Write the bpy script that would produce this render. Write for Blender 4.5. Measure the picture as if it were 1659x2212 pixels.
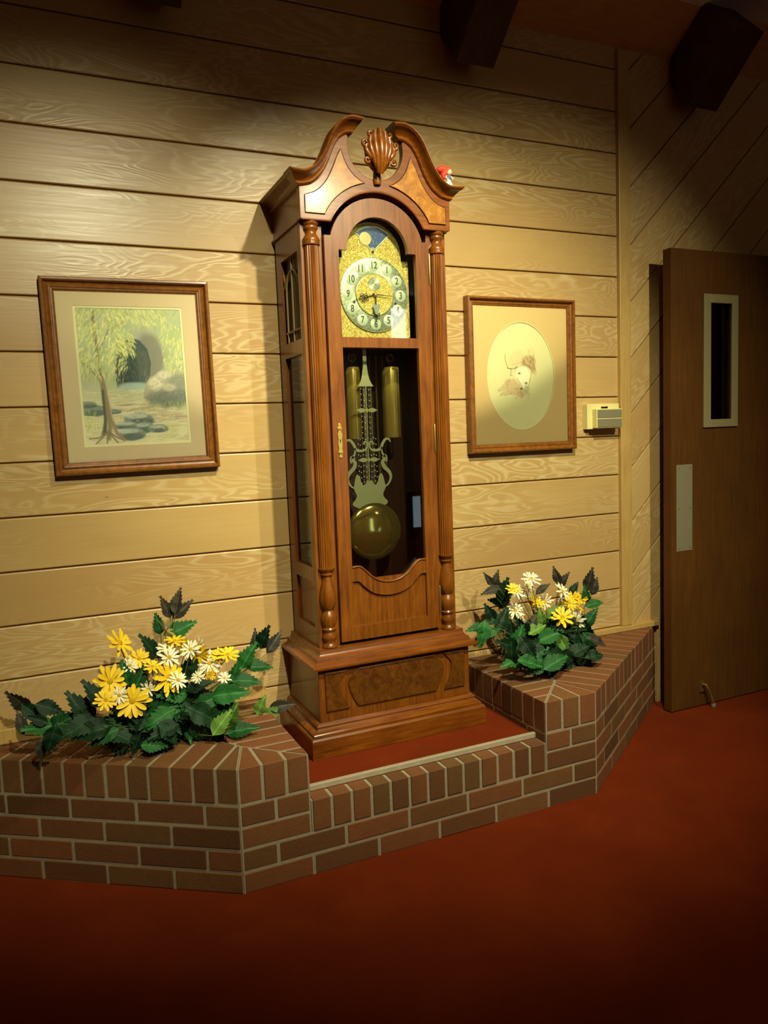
import bpy, math, random
import numpy as np
from mathutils import Vector, Matrix

# ------------------------------------------------------------------ scene reset
for o in list(bpy.data.objects):
    bpy.data.objects.remove(o, do_unlink=True)
scene = bpy.context.scene
COL = scene.collection
random.seed(7)

# ------------------------------------------------------------------ camera
YAW, PITCH, ROLL = 0.424568, 0.098459, -0.039137
fwd = Vector((math.sin(YAW)*math.cos(PITCH), math.cos(YAW)*math.cos(PITCH), -math.sin(PITCH)))
rgt = Vector((math.cos(YAW), -math.sin(YAW), 0))
upv = rgt.cross(fwd)
r2 = rgt*math.cos(ROLL) + upv*math.sin(ROLL)
u2 = -rgt*math.sin(ROLL) + upv*math.cos(ROLL)
cam_d = bpy.data.cameras.new('camera')
cam = bpy.data.objects.new('camera', cam_d)
COL.objects.link(cam)
cam.matrix_world = Matrix(((r2.x, u2.x, -fwd.x, 0.0), (r2.y, u2.y, -fwd.y, -2.642),
                           (r2.z, u2.z, -fwd.z, 1.286), (0, 0, 0, 1)))
cam_d.sensor_fit = 'HORIZONTAL'
cam_d.sensor_width = 36.0
cam_d.lens = 1640.0*36.0/1659.0
cam_d.clip_start = 0.05
scene.camera = cam

# ------------------------------------------------------------------ world, lights, exposure
world = bpy.data.worlds.new('world'); scene.world = world
world.use_nodes = True
world.node_tree.nodes['Background'].inputs[0].default_value = (0.75, 0.82, 1.0, 1)
world.node_tree.nodes['Background'].inputs[1].default_value = 0.12
scene.view_settings.view_transform = 'Standard'
scene.view_settings.look = 'None'
scene.view_settings.gamma = 1.0
scene.view_settings.exposure = 0.0
scene.view_settings.use_curve_mapping = False

def spot(name, loc, target, power, size, blend, color, radius):
    l = bpy.data.lights.new(name, 'SPOT')
    l.energy = power; l.spot_size = math.radians(size); l.spot_blend = blend
    l.color = color; l.shadow_soft_size = radius
    o = bpy.data.objects.new(name, l); COL.objects.link(o)
    o.location = loc
    o.rotation_euler = (Vector(target)-Vector(loc)).to_track_quat('-Z', 'Y').to_euler()
    return o
WARM = (1.0, 0.95, 0.62)
spot('ceiling_spot_centre', (1.12, -1.90, 2.97), (1.36, 0.0, 0.92), 335, 70, 0.95, WARM, 0.035)
spot('ceiling_spot_near', (0.45, -3.40, 2.97), (0.22, 0.0, 1.13), 335, 44, 0.85, WARM, 0.04)
spot('ceiling_spot_far', (1.86, -3.10, 2.97), (1.85, 0.0, 1.02), 260, 54, 0.85, WARM, 0.03)
spot('room_downlight_near', (0.6, -5.0, 2.97), (0.6, -5.4, 0.0), 75, 130, 0.6, WARM, 0.06)
spot('room_downlight_far', (3.4, -5.0, 2.97), (3.4, -5.4, 0.0), 75, 130, 0.6, WARM, 0.06)

# ------------------------------------------------------------------ node helpers
def srgb(r, g, b):
    f = lambda c: (c/255/12.92) if c/255 <= 0.04045 else ((c/255+0.055)/1.055)**2.4
    return (f(r), f(g), f(b), 1.0)

class NT:
    def __init__(s, name):
        s.m = bpy.data.materials.new(name); s.m.use_nodes = True
        s.t = s.m.node_tree; s.n = s.t.nodes; s.bsdf = s.n['Principled BSDF']
    def new(s, t, **kw):
        n = s.n.new(t)
        for k, v in kw.items(): setattr(n, k, v)
        return n
    def link(s, a, b): s.t.links.new(a, b)
    def val(s, sock, v):
        if hasattr(v, 'node'): s.link(v, sock)
        else: sock.default_value = v
    def coord(s, scale=(1, 1, 1), rand=True, kind='Object', rot=(0, 0, 0)):
        tc = s.new('ShaderNodeTexCoord'); v = tc.outputs[kind]
        if rand:
            oi = s.new('ShaderNodeObjectInfo')
            vm = s.new('ShaderNodeVectorMath', operation='SCALE'); vm.inputs[0].default_value = (13.7, 7.3, 9.1)
            s.link(oi.outputs['Random'], vm.inputs['Scale'])
            ad = s.new('ShaderNodeVectorMath', operation='ADD')
            s.link(v, ad.inputs[0]); s.link(vm.outputs[0], ad.inputs[1]); v = ad.outputs[0]
        mp = s.new('ShaderNodeMapping'); mp.inputs['Scale'].default_value = scale
        mp.inputs['Rotation'].default_value = rot
        s.link(v, mp.inputs['Vector'])
        return mp.outputs[0]
    def noise(s, vec, scale=5, detail=3, rough=0.5, dist=0.0):
        n = s.new('ShaderNodeTexNoise'); s.link(vec, n.inputs['Vector'])
        n.inputs['Scale'].default_value = scale; n.inputs['Detail'].default_value = detail
        n.inputs['Roughness'].default_value = rough; n.inputs['Distortion'].default_value = dist
        return n.outputs['Fac']
    def voro(s, vec, scale=5, feature='F1', out='Distance'):
        n = s.new('ShaderNodeTexVoronoi', feature=feature); s.link(vec, n.inputs['Vector'])
        n.inputs['Scale'].default_value = scale
        return n.outputs[out]
    def math(s, op, a, b=0.0, c=0.0):
        n = s.new('ShaderNodeMath', operation=op)
        s.val(n.inputs[0], a); s.val(n.inputs[1], b); s.val(n.inputs[2], c)
        return n.outputs[0]
    def ramp(s, fac, stops, interp='LINEAR'):
        n = s.new('ShaderNodeValToRGB'); n.color_ramp.interpolation = interp
        e = n.color_ramp.elements
        while len(e) < len(stops): e.new(0.5)
        for i, (p, c) in enumerate(stops):
            e[i].position = p; e[i].color = c if len(c) == 4 else (*c, 1)
        s.link(fac, n.inputs[0]); return n.outputs[0]
    def mix(s, fac, a, b, mode='MIX'):
        n = s.new('ShaderNodeMix', data_type='RGBA', blend_type=mode)
        s.val(n.inputs[0], fac); s.val(n.inputs[6], a); s.val(n.inputs[7], b)
        return n.outputs[2]
    def rand(s): return s.new('ShaderNodeObjectInfo').outputs['Random']
    def bump(s, h, strength=0.3, dist=0.01):
        n = s.new('ShaderNodeBump'); n.inputs['Strength'].default_value = strength
        n.inputs['Distance'].default_value = dist; s.link(h, n.inputs['Height'])
        s.link(n.outputs[0], s.bsdf.inputs['Normal']); return n
    def set(s, **kw):
        for k, v in kw.items():
            s.val(s.bsdf.inputs[k.replace('_', ' ')], v)
        return s
G = lambda v: (v, v, v, 1)

# ------------------------------------------------------------------ materials
def mat_wall():
    t = NT('pale_panel_wood')
    v = t.coord((0.95, 1.0, 4.6)); v2 = t.coord((1.2, 10, 45)); v3 = t.coord((0.5, 0.5, 1.5))
    n = t.noise(v, 2.6, 2.5, 0.45, 0.5)
    fig = t.math('SINE', t.math('MULTIPLY', n, 95.0))
    fig = t.math('POWER', t.math('MULTIPLY_ADD', fig, 0.5, 0.5), 2.2)
    area = t.ramp(t.noise(v3, 2.0, 2, 0.5), [(0.42, G(0)), (0.62, G(1))])
    streak = t.noise(v2, 3.0, 3, 0.6)
    r = t.rand()
    base = t.ramp(r, [(0.0, srgb(184, 150, 96)), (0.35, srgb(192, 162, 104)), (0.7, srgb(200, 166, 108)), (1.0, srgb(188, 156, 108))])
    c = t.mix(t.math('MULTIPLY', streak, 0.5), base, srgb(166, 128, 76))
    c = t.mix(t.math('MULTIPLY', t.math('MULTIPLY', fig, area), 0.52), c, srgb(222, 204, 156))
    big = t.ramp(t.noise(v3, 4.0, 3, 0.6), [(0.35, G(0)), (0.7, G(1))])
    c = t.mix(t.math('MULTIPLY', big, 0.30), c, srgb(162, 122, 66))
    # knots and pores
    kv = t.coord((1.0, 1.0, 2.2))
    k = t.voro(kv, 2.3)
    kn = t.ramp(k, [(0.010, G(1)), (0.022, G(0))])
    c = t.mix(t.math('MULTIPLY', kn, 0.55), c, srgb(92, 58, 26))
    t.set(Base_Color=c, Roughness=t.math('MULTIPLY_ADD', streak, 0.16, 0.25), Specular_IOR_Level=0.42)
    t.bump(t.math('ADD', t.math('MULTIPLY', t.math('MULTIPLY', fig, area), 0.6), t.math('MULTIPLY', streak, 0.5)), 0.10, 0.004)
    return t.m

def mat_wood(name, dark, mid, light, rough=0.28, grain=(14, 14, 1.4), coat=0.2, burl=False, rand=False, spec=0.42):
    t = NT(name)
    v = t.coord(grain, rand=rand); v2 = t.coord((1, 1, 1), rand=rand)
    s = t.noise(v, 6.0, 5, 0.6, 0.3)
    fine = t.noise(v, 32.0, 3, 0.6)
    blot = t.noise(v2, 26.0 if burl else 4.5, 4, 0.62, 1.6 if burl else 0.3)
    c = t.ramp(t.math('MULTIPLY_ADD', blot, 0.75 if burl else 0.4, t.math('MULTIPLY', s, 0.2 if burl else 0.6)),
               [(0.30, dark), (0.50, mid), (0.72, light)])
    c = t.mix(t.math('MULTIPLY', fine, 0.28), c, dark)
    t.set(Base_Color=c, Roughness=rough, Specular_IOR_Level=spec, Coat_Weight=coat, Coat_Roughness=0.14)
    t.bump(fine, 0.05, 0.002)
    return t.m

def mat_plain(name, col, rough=0.5, metal=0.0, noise=0.0, nscale=40, spec=0.5, bump=0.0, rand=False, coat=0.0):
    t = NT(name)
    v = t.coord((1, 1, 1), rand=rand)
    n = t.noise(v, nscale, 4, 0.6)
    dark = tuple(c*(1-noise) for c in col[:3])+(1,)
    c = t.mix(n, dark, tuple(min(1, x*(1+noise*0.6)) for x in col[:3])+(1,))
    t.set(Base_Color=c, Roughness=rough, Metallic=metal, Specular_IOR_Level=spec, Coat_Weight=coat)
    if bump: t.bump(n, bump, 0.003)
    return t.m

def mat_brick():
    t = NT('red_brown_brick')
    r = t.rand(); v = t.coord((1, 1, 1)); 
    base = t.ramp(r, [(0.0, srgb(96, 62, 34)), (0.25, srgb(122, 78, 42)), (0.5, srgb(136, 82, 46)), (0.75, srgb(108, 78, 40)), (1.0, srgb(130, 88, 48))])
    n = t.noise(v, 22, 5, 0.65); n2 = t.noise(v, 120, 3, 0.6)
    c = t.mix(t.math('MULTIPLY', n, 0.55), base, srgb(88, 54, 32))
    pit = t.ramp(t.voro(v, 95), [(0.05, G(1)), (0.14, G(0))])
    pm = t.ramp(t.noise(v, 14, 2, 0.5), [(0.5, G(0)), (0.62, G(1))])
    pit = t.math('MULTIPLY', pit, pm)
    c = t.mix(t.math('MULTIPLY', pit, 0.7), c, srgb(38, 26, 20))
    t.set(Base_Color=c, Roughness=0.78, Specular_IOR_Level=0.3)
    t.bump(t.math('SUBTRACT', t.math('ADD', n, t.math('MULTIPLY', n2, 0.5)), pit), 0.35, 0.004)
    return t.m

def mat_carpet():
    t = NT('rust_red_carpet')
    v = t.coord((1, 1, 1), rand=False)
    n = t.noise(v, 3.2, 5, 0.62, 0.4); f = t.noise(v, 260, 3, 0.7); m = t.noise(v, 40, 3, 0.6)
    c = t.ramp(n, [(0.30, srgb(104, 36, 7)), (0.55, srgb(119, 43, 9)), (0.75, srgb(134, 54, 13))])
    c = t.mix(t.math('MULTIPLY', f, 0.55), c, srgb(84, 24, 5))
    c = t.mix(t.math('MULTIPLY', m, 0.25), c, srgb(100, 32, 7))
    t.set(Base_Color=c, Roughness=0.95, Specular_IOR_Level=0.08, Sheen_Weight=0.15, Sheen_Roughness=0.5, Sheen_Tint=srgb(200, 90, 50))
    t.bump(t.math('ADD', f, m), 0.6, 0.006)
    return t.m

def mat_leaf(name, a, b):
    t = NT(name)
    r = t.rand(); v = t.coord((1, 1, 1), rand=True)
    n = t.noise(v, 35, 3, 0.6)
    c = t.mix(r, a, b)
    c = t.mix(t.math('MULTIPLY', n, 0.5), c, tuple(x*0.45 for x in a[:3])+(1,))
    # pale midrib and side veins drawn from the leaf's own length/width coordinates
    tc = t.new('ShaderNodeTexCoord'); sx = t.new('ShaderNodeSeparateXYZ'); t.link(tc.outputs['Object'], sx.inputs[0])
    ax = t.math('ABSOLUTE', sx.outputs[0])
    rib = t.ramp(ax, [(0.008, G(1)), (0.028, G(0))])
    sv = t.math('SINE', t.math('MULTIPLY', t.math('SUBTRACT', sx.outputs[1], t.math('MULTIPLY', ax, 0.8)), 48))
    sv = t.ramp(sv, [(0.90, G(0)), (1.0, G(0.5))])
    vein = t.math('MAXIMUM', rib, sv)
    c = t.mix(t.math('MULTIPLY', vein, 0.4), c, tuple(min(1, x*2.2+0.02) for x in b[:3])+(1,))
    t.set(Base_Color=c, Roughness=0.5, Specular_IOR_Level=0.3)
    t.bump(t.math('ADD', n, vein), 0.25, 0.01)
    return t.m

def mat_glass(name, tint=(0.93, 0.97, 0.95, 1), gloss=1.0):
    t = NT(name)
    tr = t.new('ShaderNodeBsdfTransparent'); tr.inputs[0].default_value = tint
    gl = t.new('ShaderNodeBsdfGlossy'); gl.inputs['Roughness'].default_value = 0.015
    fr = t.new('ShaderNodeFresnel'); fr.inputs[0].default_value = 1.5
    mx = t.new('ShaderNodeMixShader')
    t.link(fr.outputs[0], mx.inputs[0]); t.link(tr.outputs[0], mx.inputs[1]); t.link(gl.outputs[0], mx.inputs[2])
    t.link(mx.outputs[0], t.n['Material Output'].inputs[0])
    return t.m

def mat_emit(name, col, strength):
    t = NT(name)
    v = t.coord((1, 1, 1), rand=False); n = t.noise(v, 2.5, 3, 0.6)
    c = t.mix(n, col, tuple(x*0.6 for x in col[:3])+(1,))
    t.set(Base_Color=(0, 0, 0, 1), Emission_Color=c, Emission_Strength=strength)
    return t.m

def mat_attr(name, rough=0.7):
    t = NT(name)
    a = t.new('ShaderNodeAttribute', attribute_name='paint')
    t.set(Base_Color=a.outputs['Color'], Roughness=rough, Specular_IOR_Level=0.2)
    return t.m

def mat_gold_plate():
    t = NT('embossed_gold')
    v = t.coord((1, 1, 1), rand=False)
    n = t.noise(v, 42, 3, 0.6, 2.8); w = t.voro(v, 60, 'SMOOTH_F1')
    h = t.math('SINE', t.math('MULTIPLY', n, 34))
    c = t.ramp(t.math('MULTIPLY_ADD', h, 0.4, 0.5), [(0.15, srgb(170, 130, 36)), (0.55, srgb(222, 186, 76)), (0.95, srgb(250, 232, 150))])
    t.set(Base_Color=c, Roughness=0.34, Metallic=0.15)
    t.bump(t.math('ADD', t.math('MULTIPLY', h, 0.7), w), 0.45, 0.004)
    return t.m

def mat_silver_ring():
    t = NT('brushed_silver')
    v = t.coord((1, 1, 1), rand=False)
    n = t.noise(v, 85, 4, 0.7, 1.8)
    c = t.ramp(n, [(0.40, srgb(128, 128, 100)), (0.56, srgb(178, 178, 146))])
    tg = t.new('ShaderNodeTangent', direction_type='RADIAL', axis='Y')
    t.set(Base_Color=c, Roughness=0.30, Metallic=0.5, Anisotropic=0.7, Tangent=tg.outputs[0])
    return t.m

M = {}
M['wall'] = mat_wall()
M['groove'] = mat_plain('groove_backing_wood', srgb(150, 108, 60), 0.8, noise=0.2)  # brown backing wood that shows in the joints between planks
M['post'] = mat_wood('pale_trim_wood', srgb(166, 130, 70), srgb(186, 152, 88), srgb(204, 172, 108), 0.38, (30, 30, 1.2), 0.1)
M['beam'] = mat_wood('dark_beam_wood', srgb(58, 32, 16), srgb(74, 42, 20), srgb(92, 54, 26), 0.6, (20, 2, 2), 0.0)
M['deck'] = mat_wood('brown_ceiling_wood', srgb(176, 118, 58), srgb(198, 142, 76), srgb(212, 158, 88), 0.6, (2, 18, 18), 0.0, rand=True)
M['plaster'] = mat_plain('white_plaster', srgb(226, 214, 208), 0.9, noise=0.05)
M['room'] = mat_plain('beige_room_wall', srgb(150, 128, 100), 0.85, noise=0.08, nscale=6)
M['cherry'] = mat_wood('cherry_wood', srgb(74, 36, 7), srgb(118, 65, 13), srgb(148, 88, 20), 0.30, (16, 16, 1.3))
M['cherry_h'] = mat_wood('cherry_wood_level', srgb(76, 36, 7), srgb(122, 65, 13), srgb(152, 88, 21), 0.27, (1.3, 16, 16))
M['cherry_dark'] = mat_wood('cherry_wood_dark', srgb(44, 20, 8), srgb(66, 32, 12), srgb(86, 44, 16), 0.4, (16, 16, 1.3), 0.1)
M['burl'] = mat_wood('burl_veneer', srgb(122, 70, 16), srgb(164, 106, 26), srgb(200, 142, 44), 0.27, (6, 6, 6), 0.4, True)
M['burl_dark'] = mat_wood('burl_veneer_base', srgb(66, 34, 8), srgb(98, 56, 14), srgb(124, 76, 22), 0.3, (6, 6, 6), 0.35, True)
M['frame'] = mat_wood('picture_frame_wood', srgb(88, 48, 14), srgb(130, 78, 24), srgb(158, 100, 34), 0.35, (10, 10, 10), 0.2)
M['door'] = mat_wood('walnut_door_veneer', srgb(72, 42, 11), srgb(88, 53, 15), srgb(102, 64, 20), 0.62, (22, 22, 0.8), 0.0, spec=0.2)
M['brick'] = mat_brick()
M['mortar'] = mat_plain('grey_mortar', srgb(156, 142, 116), 0.9, noise=0.2, nscale=90, bump=0.4)
M['carpet'] = mat_carpet()
M['brass'] = mat_plain('polished_brass', srgb(226, 188, 88), 0.17, 0.72, noise=0.05)
M['brass_bob'] = mat_plain('mirror_brass', srgb(226, 190, 96), 0.10, 0.93, noise=0.04)
M['brass_dull'] = mat_plain('aged_brass', srgb(176, 148, 84), 0.36, 0.85, noise=0.2)
M['satin_brass'] = mat_plain('satin_pale_brass', srgb(196, 188, 128), 0.35, 0.7, noise=0.06)
M['steel'] = mat_plain('polished_steel', srgb(210, 210, 205), 0.2, 1.0, noise=0.03)
M['gold_plate'] = mat_gold_plate()
M['silver_ring'] = mat_silver_ring()
M['medallion'] = mat_plain('pale_silver_medallion', srgb(180, 184, 152), 0.45, 0.1, noise=0.05)
M['ink'] = mat_plain('dark_brown_ink', srgb(56, 46, 34), 0.5, noise=0.1)
M['hand'] = mat_plain('blackened_hand_metal', srgb(44, 38, 26), 0.35, 0.6, noise=0.2)
M['moon_blue'] = mat_plain('night_blue_enamel', srgb(28, 58, 108), 0.4, noise=0.35, nscale=60)
M['moon'] = mat_plain('moon_face_paint', srgb(206, 176, 104), 0.5, noise=0.35, nscale=130)
M['ivory'] = mat_plain('ivory_print', srgb(232, 222, 186), 0.6, noise=0.04)
M['grey_metal'] = mat_plain('grey_metal', srgb(128, 134, 128), 0.4, 0.5, noise=0.08)
M['glass'] = mat_glass('clear_glass')
M['side_glass'] = mat_glass('smoky_side_glass', (0.55, 0.52, 0.42, 1))
M['mat_taupe'] = mat_plain('taupe_mat_board', srgb(216, 192, 156), 0.85, noise=0.05, nscale=200)
M['mat_tan'] = mat_plain('tan_mat_board', srgb(214, 182, 124), 0.85, noise=0.05, nscale=200)
M['mat_cream'] = mat_plain('cream_mat_board', srgb(236, 228, 186), 0.85, noise=0.03)
M['paint'] = mat_attr('painted_paper')
M['cream_plastic'] = mat_plain('cream_plastic', srgb(222, 210, 140), 0.45, noise=0.03)
M['grey_plastic'] = mat_plain('olive_grey_plastic', srgb(126, 120, 92), 0.5, noise=0.06, nscale=200)
M['black'] = mat_plain('black_plastic', srgb(18, 16, 14), 0.5, noise=0.1)
M['lite_frame'] = mat_plain('khaki_painted_metal', srgb(150, 138, 96), 0.5, 0.2, noise=0.06)
M['alu'] = mat_plain('brushed_aluminium', srgb(168, 162, 132), 0.38, 0.5, noise=0.05)
M['strip'] = mat_plain('pale_metal_edging', srgb(214, 204, 178), 0.35, 0.5, noise=0.1)
M['soil'] = mat_plain('dark_potting_soil', srgb(22, 18, 12), 0.95, noise=0.5, nscale=60, bump=0.6)
M['leaf_g'] = mat_leaf('leaf_mid_green', srgb(20, 70, 30), srgb(40, 108, 42))
M['leaf_d'] = mat_leaf('leaf_dark_green', srgb(10, 38, 20), srgb(20, 60, 28))
M['leaf_l'] = mat_leaf('leaf_light_green', srgb(72, 116, 40), srgb(110, 150, 62))
M['leaf_p'] = mat_leaf('leaf_purple_tinged', srgb(36, 34, 26), srgb(66, 62, 48))
M['stem'] = mat_plain('stem_green', srgb(92, 112, 48), 0.6, noise=0.2)
M['petal_y'] = mat_plain('yellow_petal', srgb(250, 208, 26), 0.6, noise=0.18, nscale=60, rand=True)
M['petal_w'] = mat_plain('white_petal', srgb(246, 240, 204), 0.6, noise=0.08, nscale=60, rand=True)
M['eye_y'] = mat_plain('flower_centre_yellow', srgb(226, 178, 30), 0.8, noise=0.4, nscale=400, bump=0.6)
M['hair_red'] = mat_plain('red_doll_hair', srgb(226, 52, 14), 0.6, noise=0.3, nscale=200)
M['doll_skin'] = mat_plain('doll_skin', srgb(232, 196, 150), 0.6, noise=0.03)
M['doll_white'] = mat_plain('doll_white_dress', srgb(226, 214, 186), 0.7, noise=0.06)
M['doll_blue'] = mat_plain('doll_blue_bodice', srgb(70, 86, 150), 0.6, noise=0.1)
M['sky_bright'] = mat_emit('bright_sky_through_glass', (1.0, 1.0, 0.95, 1), 9.0)
M['daylight'] = mat_emit('daylight_through_glass', (0.62, 0.86, 1.0, 1), 2.4)
M['lattice'] = mat_plain('tan_lattice', srgb(150, 124, 72), 0.6, noise=0.1)

# ------------------------------------------------------------------ mesh helpers
class MB:
    def __init__(s): s.v = []; s.f = []
    def add(s, vs, fs):
        o = len(s.v); s.v += [tuple(p) for p in vs]; s.f += [tuple(i+o for i in f) for f in fs]; return s
    def box(s, x0, x1, y0, y1, z0, z1):
        return s.add([(x0,y0,z0),(x1,y0,z0),(x1,y1,z0),(x0,y1,z0),(x0,y0,z1),(x1,y0,z1),(x1,y1,z1),(x0,y1,z1)],
                     [(3,2,1,0),(4,5,6,7),(0,1,5,4),(1,2,6,5),(2,3,7,6),(3,0,4,7)])
    def prism_xz(s, poly, y0, y1):            # polygon in X/Z, extruded along Y
        a = sum(poly[i][0]*poly[(i+1)%len(poly)][1]-poly[(i+1)%len(poly)][0]*poly[i][1] for i in range(len(poly)))
        if a < 0: poly = poly[::-1]
        n = len(poly)
        vs = [(x, y0, z) for x, z in poly]+[(x, y1, z) for x, z in poly]
        return s.add(vs, [tuple(range(n)), tuple(range(2*n-1, n-1, -1))]+[((i+1)%n, i, n+i, n+(i+1)%n) for i in range(n)])
    def prism_xy(s, poly, z0, z1, ch=0.0):    # polygon in X/Y (convex), extruded along Z, top edge chamfered
        a = sum(poly[i][0]*poly[(i+1)%len(poly)][1]-poly[(i+1)%len(poly)][0]*poly[i][1] for i in range(len(poly)))
        if a < 0: poly = poly[::-1]
        n = len(poly); rings = [(poly, z0)]
        if ch:
            cx = sum(p[0] for p in poly)/n; cy = sum(p[1] for p in poly)/n
            def ins(p):
                d = math.hypot(p[0]-cx, p[1]-cy) or 1
                return (p[0]-(p[0]-cx)/d*ch, p[1]-(p[1]-cy)/d*ch)
            rings += [(poly, z1-ch), ([ins(p) for p in poly], z1)]
        else: rings += [(poly, z1)]
        vs = [(x, y, z) for pl, z in rings for x, y in pl]; k = len(rings)
        fs = [tuple(range(n-1, -1, -1)), tuple(range((k-1)*n, k*n))]
        for r in range(k-1):
            fs += [(r*n+i, r*n+(i+1)%n, (r+1)*n+(i+1)%n, (r+1)*n+i) for i in range(n)]
        return s.add(vs, fs)
    def loft_rect(s, prof, cx, yb):           # stacked rectangles: (half width, front y, z)
        vs = []; fs = []
        for w, yf, z in prof: vs += [(cx-w, yf, z), (cx+w, yf, z), (cx+w, yb, z), (cx-w, yb, z)]
        k = len(prof)
        for r in range(k-1):
            fs += [(r*4+i, r*4+(i+1)%4, r*4+4+(i+1)%4, r*4+4+i) for i in range(4)]
        fs += [(3, 2, 1, 0), ((k-1)*4, (k-1)*4+1, (k-1)*4+2, (k-1)*4+3)]
        return s.add(vs, fs)
    def lathe(s, prof, c, axis='Z', n=24, flute=None):   # (radius, height) about an axis through c
        vs = []; fs = []; k = len(prof)
        for r, h in prof:
            for i in range(n):
                a = 2*math.pi*i/n
                rr = r*(1-flute*(i % 2)) if flute else r
                x, y = rr*math.cos(a), rr*math.sin(a)
                vs.append((c[0]+x, c[1]+y, c[2]+h) if axis == 'Z' else ((c[0]+x, c[1]-h, c[2]+y) if axis == 'Y' else (c[0]+h, c[1]+x, c[2]+y)))
        for j in range(k-1):
            fs += [(j*n+i, j*n+(i+1)%n, (j+1)*n+(i+1)%n, (j+1)*n+i) for i in range(n)]
        fs += [tuple(range(n-1, -1, -1)), tuple(range((k-1)*n, k*n))]
        return s.add(vs, fs)
    def tube(s, pts, r, n=8):
        pts = [Vector(p) for p in pts]; k = len(pts); vs = []; fs = []
        rr = r if isinstance(r, (list, tuple)) else [r]*k
        up = Vector((0.13, 0.9, 0.4)).normalized()
        for j, p in enumerate(pts):
            t = (pts[min(j+1, k-1)]-pts[max(j-1, 0)]).normalized()
            a = t.cross(up); a = a.normalized() if a.length > 1e-4 else Vector((1, 0, 0)); b = a.cross(t).normalized()
            vs += [p+(a*math.cos(2*math.pi*i/n)+b*math.sin(2*math.pi*i/n))*rr[j] for i in range(n)]
        for j in range(k-1):
            fs += [(j*n+i, j*n+(i+1)%n, (j+1)*n+(i+1)%n, (j+1)*n+i) for i in range(n)]
        fs += [tuple(range(n-1, -1, -1)), tuple(range((k-1)*n, k*n))]
        return s.add(vs, fs)
    def ball(s, c, r, sc=(1, 1, 1), n=12, m=8):
        prof = [(max(1e-4, r*math.sin(math.pi*j/m)), -r*math.cos(math.pi*j/m)) for j in range(m+1)]
        o = len(s.v); s.lathe(prof, (0, 0, 0), 'Z', n)
        for i in range(o, len(s.v)):
            x, y, z = s.v[i]; s.v[i] = (c[0]+x*sc[0], c[1]+y*sc[1], c[2]+z*sc[2])
        return s
    def ribbon(s, pts, w, y0, y1):            # flat bar following X/Z points, width w (list or number)
        n = len(pts); L = []; R = []
        for j in range(n):
            a = pts[max(j-1, 0)]; b = pts[min(j+1, n-1)]
            dx, dz = b[0]-a[0], b[1]-a[1]; l = math.hypot(dx, dz) or 1
            ww = (w[j] if isinstance(w, (list, tuple)) else w)/2
            L.append((pts[j][0]-dz/l*ww, pts[j][1]+dx/l*ww)); R.append((pts[j][0]+dz/l*ww, pts[j][1]-dx/l*ww))
        vs = []; fs = []
        for j in range(n): vs += [(L[j][0], y0, L[j][1]), (R[j][0], y0, R[j][1]), (R[j][0], y1, R[j][1]), (L[j][0], y1, L[j][1])]
        for j in range(n-1): fs += [(j*4+i, j*4+4+i, j*4+4+(i+1)%4, j*4+(i+1)%4) for i in range(4)]
        fs += [(0, 1, 2, 3), (n*4-1, n*4-2, n*4-3, n*4-4)]
        return s.add(vs, fs)
    def build(s, name, mat, parent=None, origin=None, smooth=None, bevel=0.0):
        base = Vector((0, 0, 0))
        q = parent
        while q is not None: base += q.location; q = q.parent
        org = Vector(origin) if origin is not None else base
        me = bpy.data.meshes.new(name)
        me.from_pydata([(v[0]-org.x, v[1]-org.y, v[2]-org.z) for v in s.v], [], s.f)
        me.update()
        me.materials.append(M[mat] if isinstance(mat, str) else mat)
        o = bpy.data.objects.new(name, me); COL.objects.link(o)
        if parent is not None: o.parent = parent
        o.location = org-base
        if smooth:
            me.shade_smooth(); me.set_sharp_from_angle(angle=math.radians(smooth))
        if bevel:
            b = o.modifiers.new('bevel', 'BEVEL'); b.width = bevel; b.segments = 2; b.limit_method = 'ANGLE'; b.angle_limit = math.radians(40)
            b.harden_normals = False
        return o

def empty(name, loc):
    o = bpy.data.objects.new(name, None); COL.objects.link(o); o.location = loc; o.empty_display_size = 0.05
    return o
def tag(o, label=None, cat=None, group=None, kind=None):
    if label: o['label'] = label
    if cat: o['category'] = cat
    if group: o['group'] = group
    if kind: o['kind'] = kind
    return o
def smooth_curve(P, n):
    P = [Vector((*p, 0)) if len(p) == 2 else Vector(p) for p in P]
    out = []; k = len(P)-1
    for i in range(n):
        t = i/(n-1)*k; j = min(int(t), k-1); f = t-j
        p0 = P[max(j-1, 0)]; p1 = P[j]; p2 = P[j+1]; p3 = P[min(j+2, k)]
        q = 0.5*((2*p1)+(p2-p0)*f+(2*p0-5*p1+4*p2-p3)*f*f+(3*p1-p0-3*p2+p3)*f**3)
        out.append((q.x, q.y))
    return out
def arc(cx, cz, r, a0, a1, n):
    return [(cx+r*math.cos(math.radians(a0+(a1-a0)*i/(n-1))), cz+r*math.sin(math.radians(a0+(a1-a0)*i/(n-1)))) for i in range(n)]
def clip(poly, nx, ny, d):                    # keep points with nx*x+ny*y <= d
    out = []
    for i in range(len(poly)):
        a = poly[i]; b = poly[(i+1) % len(poly)]
        da = nx*a[0]+ny*a[1]-d; db = nx*b[0]+ny*b[1]-d
        if da <= 0: out.append(a)
        if (da < 0) != (db < 0) and abs(da-db) > 1e-12:
            t = da/(da-db); out.append((a[0]+(b[0]-a[0])*t, a[1]+(b[1]-a[1])*t))
    return out

# ------------------------------------------------------------------ the room
BW = 0.1715                                    # board module of the wall panelling
floor = MB().box(-3.2, 5.4, -6.6, 0.12, -0.05, 0.0).build('floor', 'carpet')
tag(floor, 'rust red carpeted floor', kind='structure')

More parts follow.
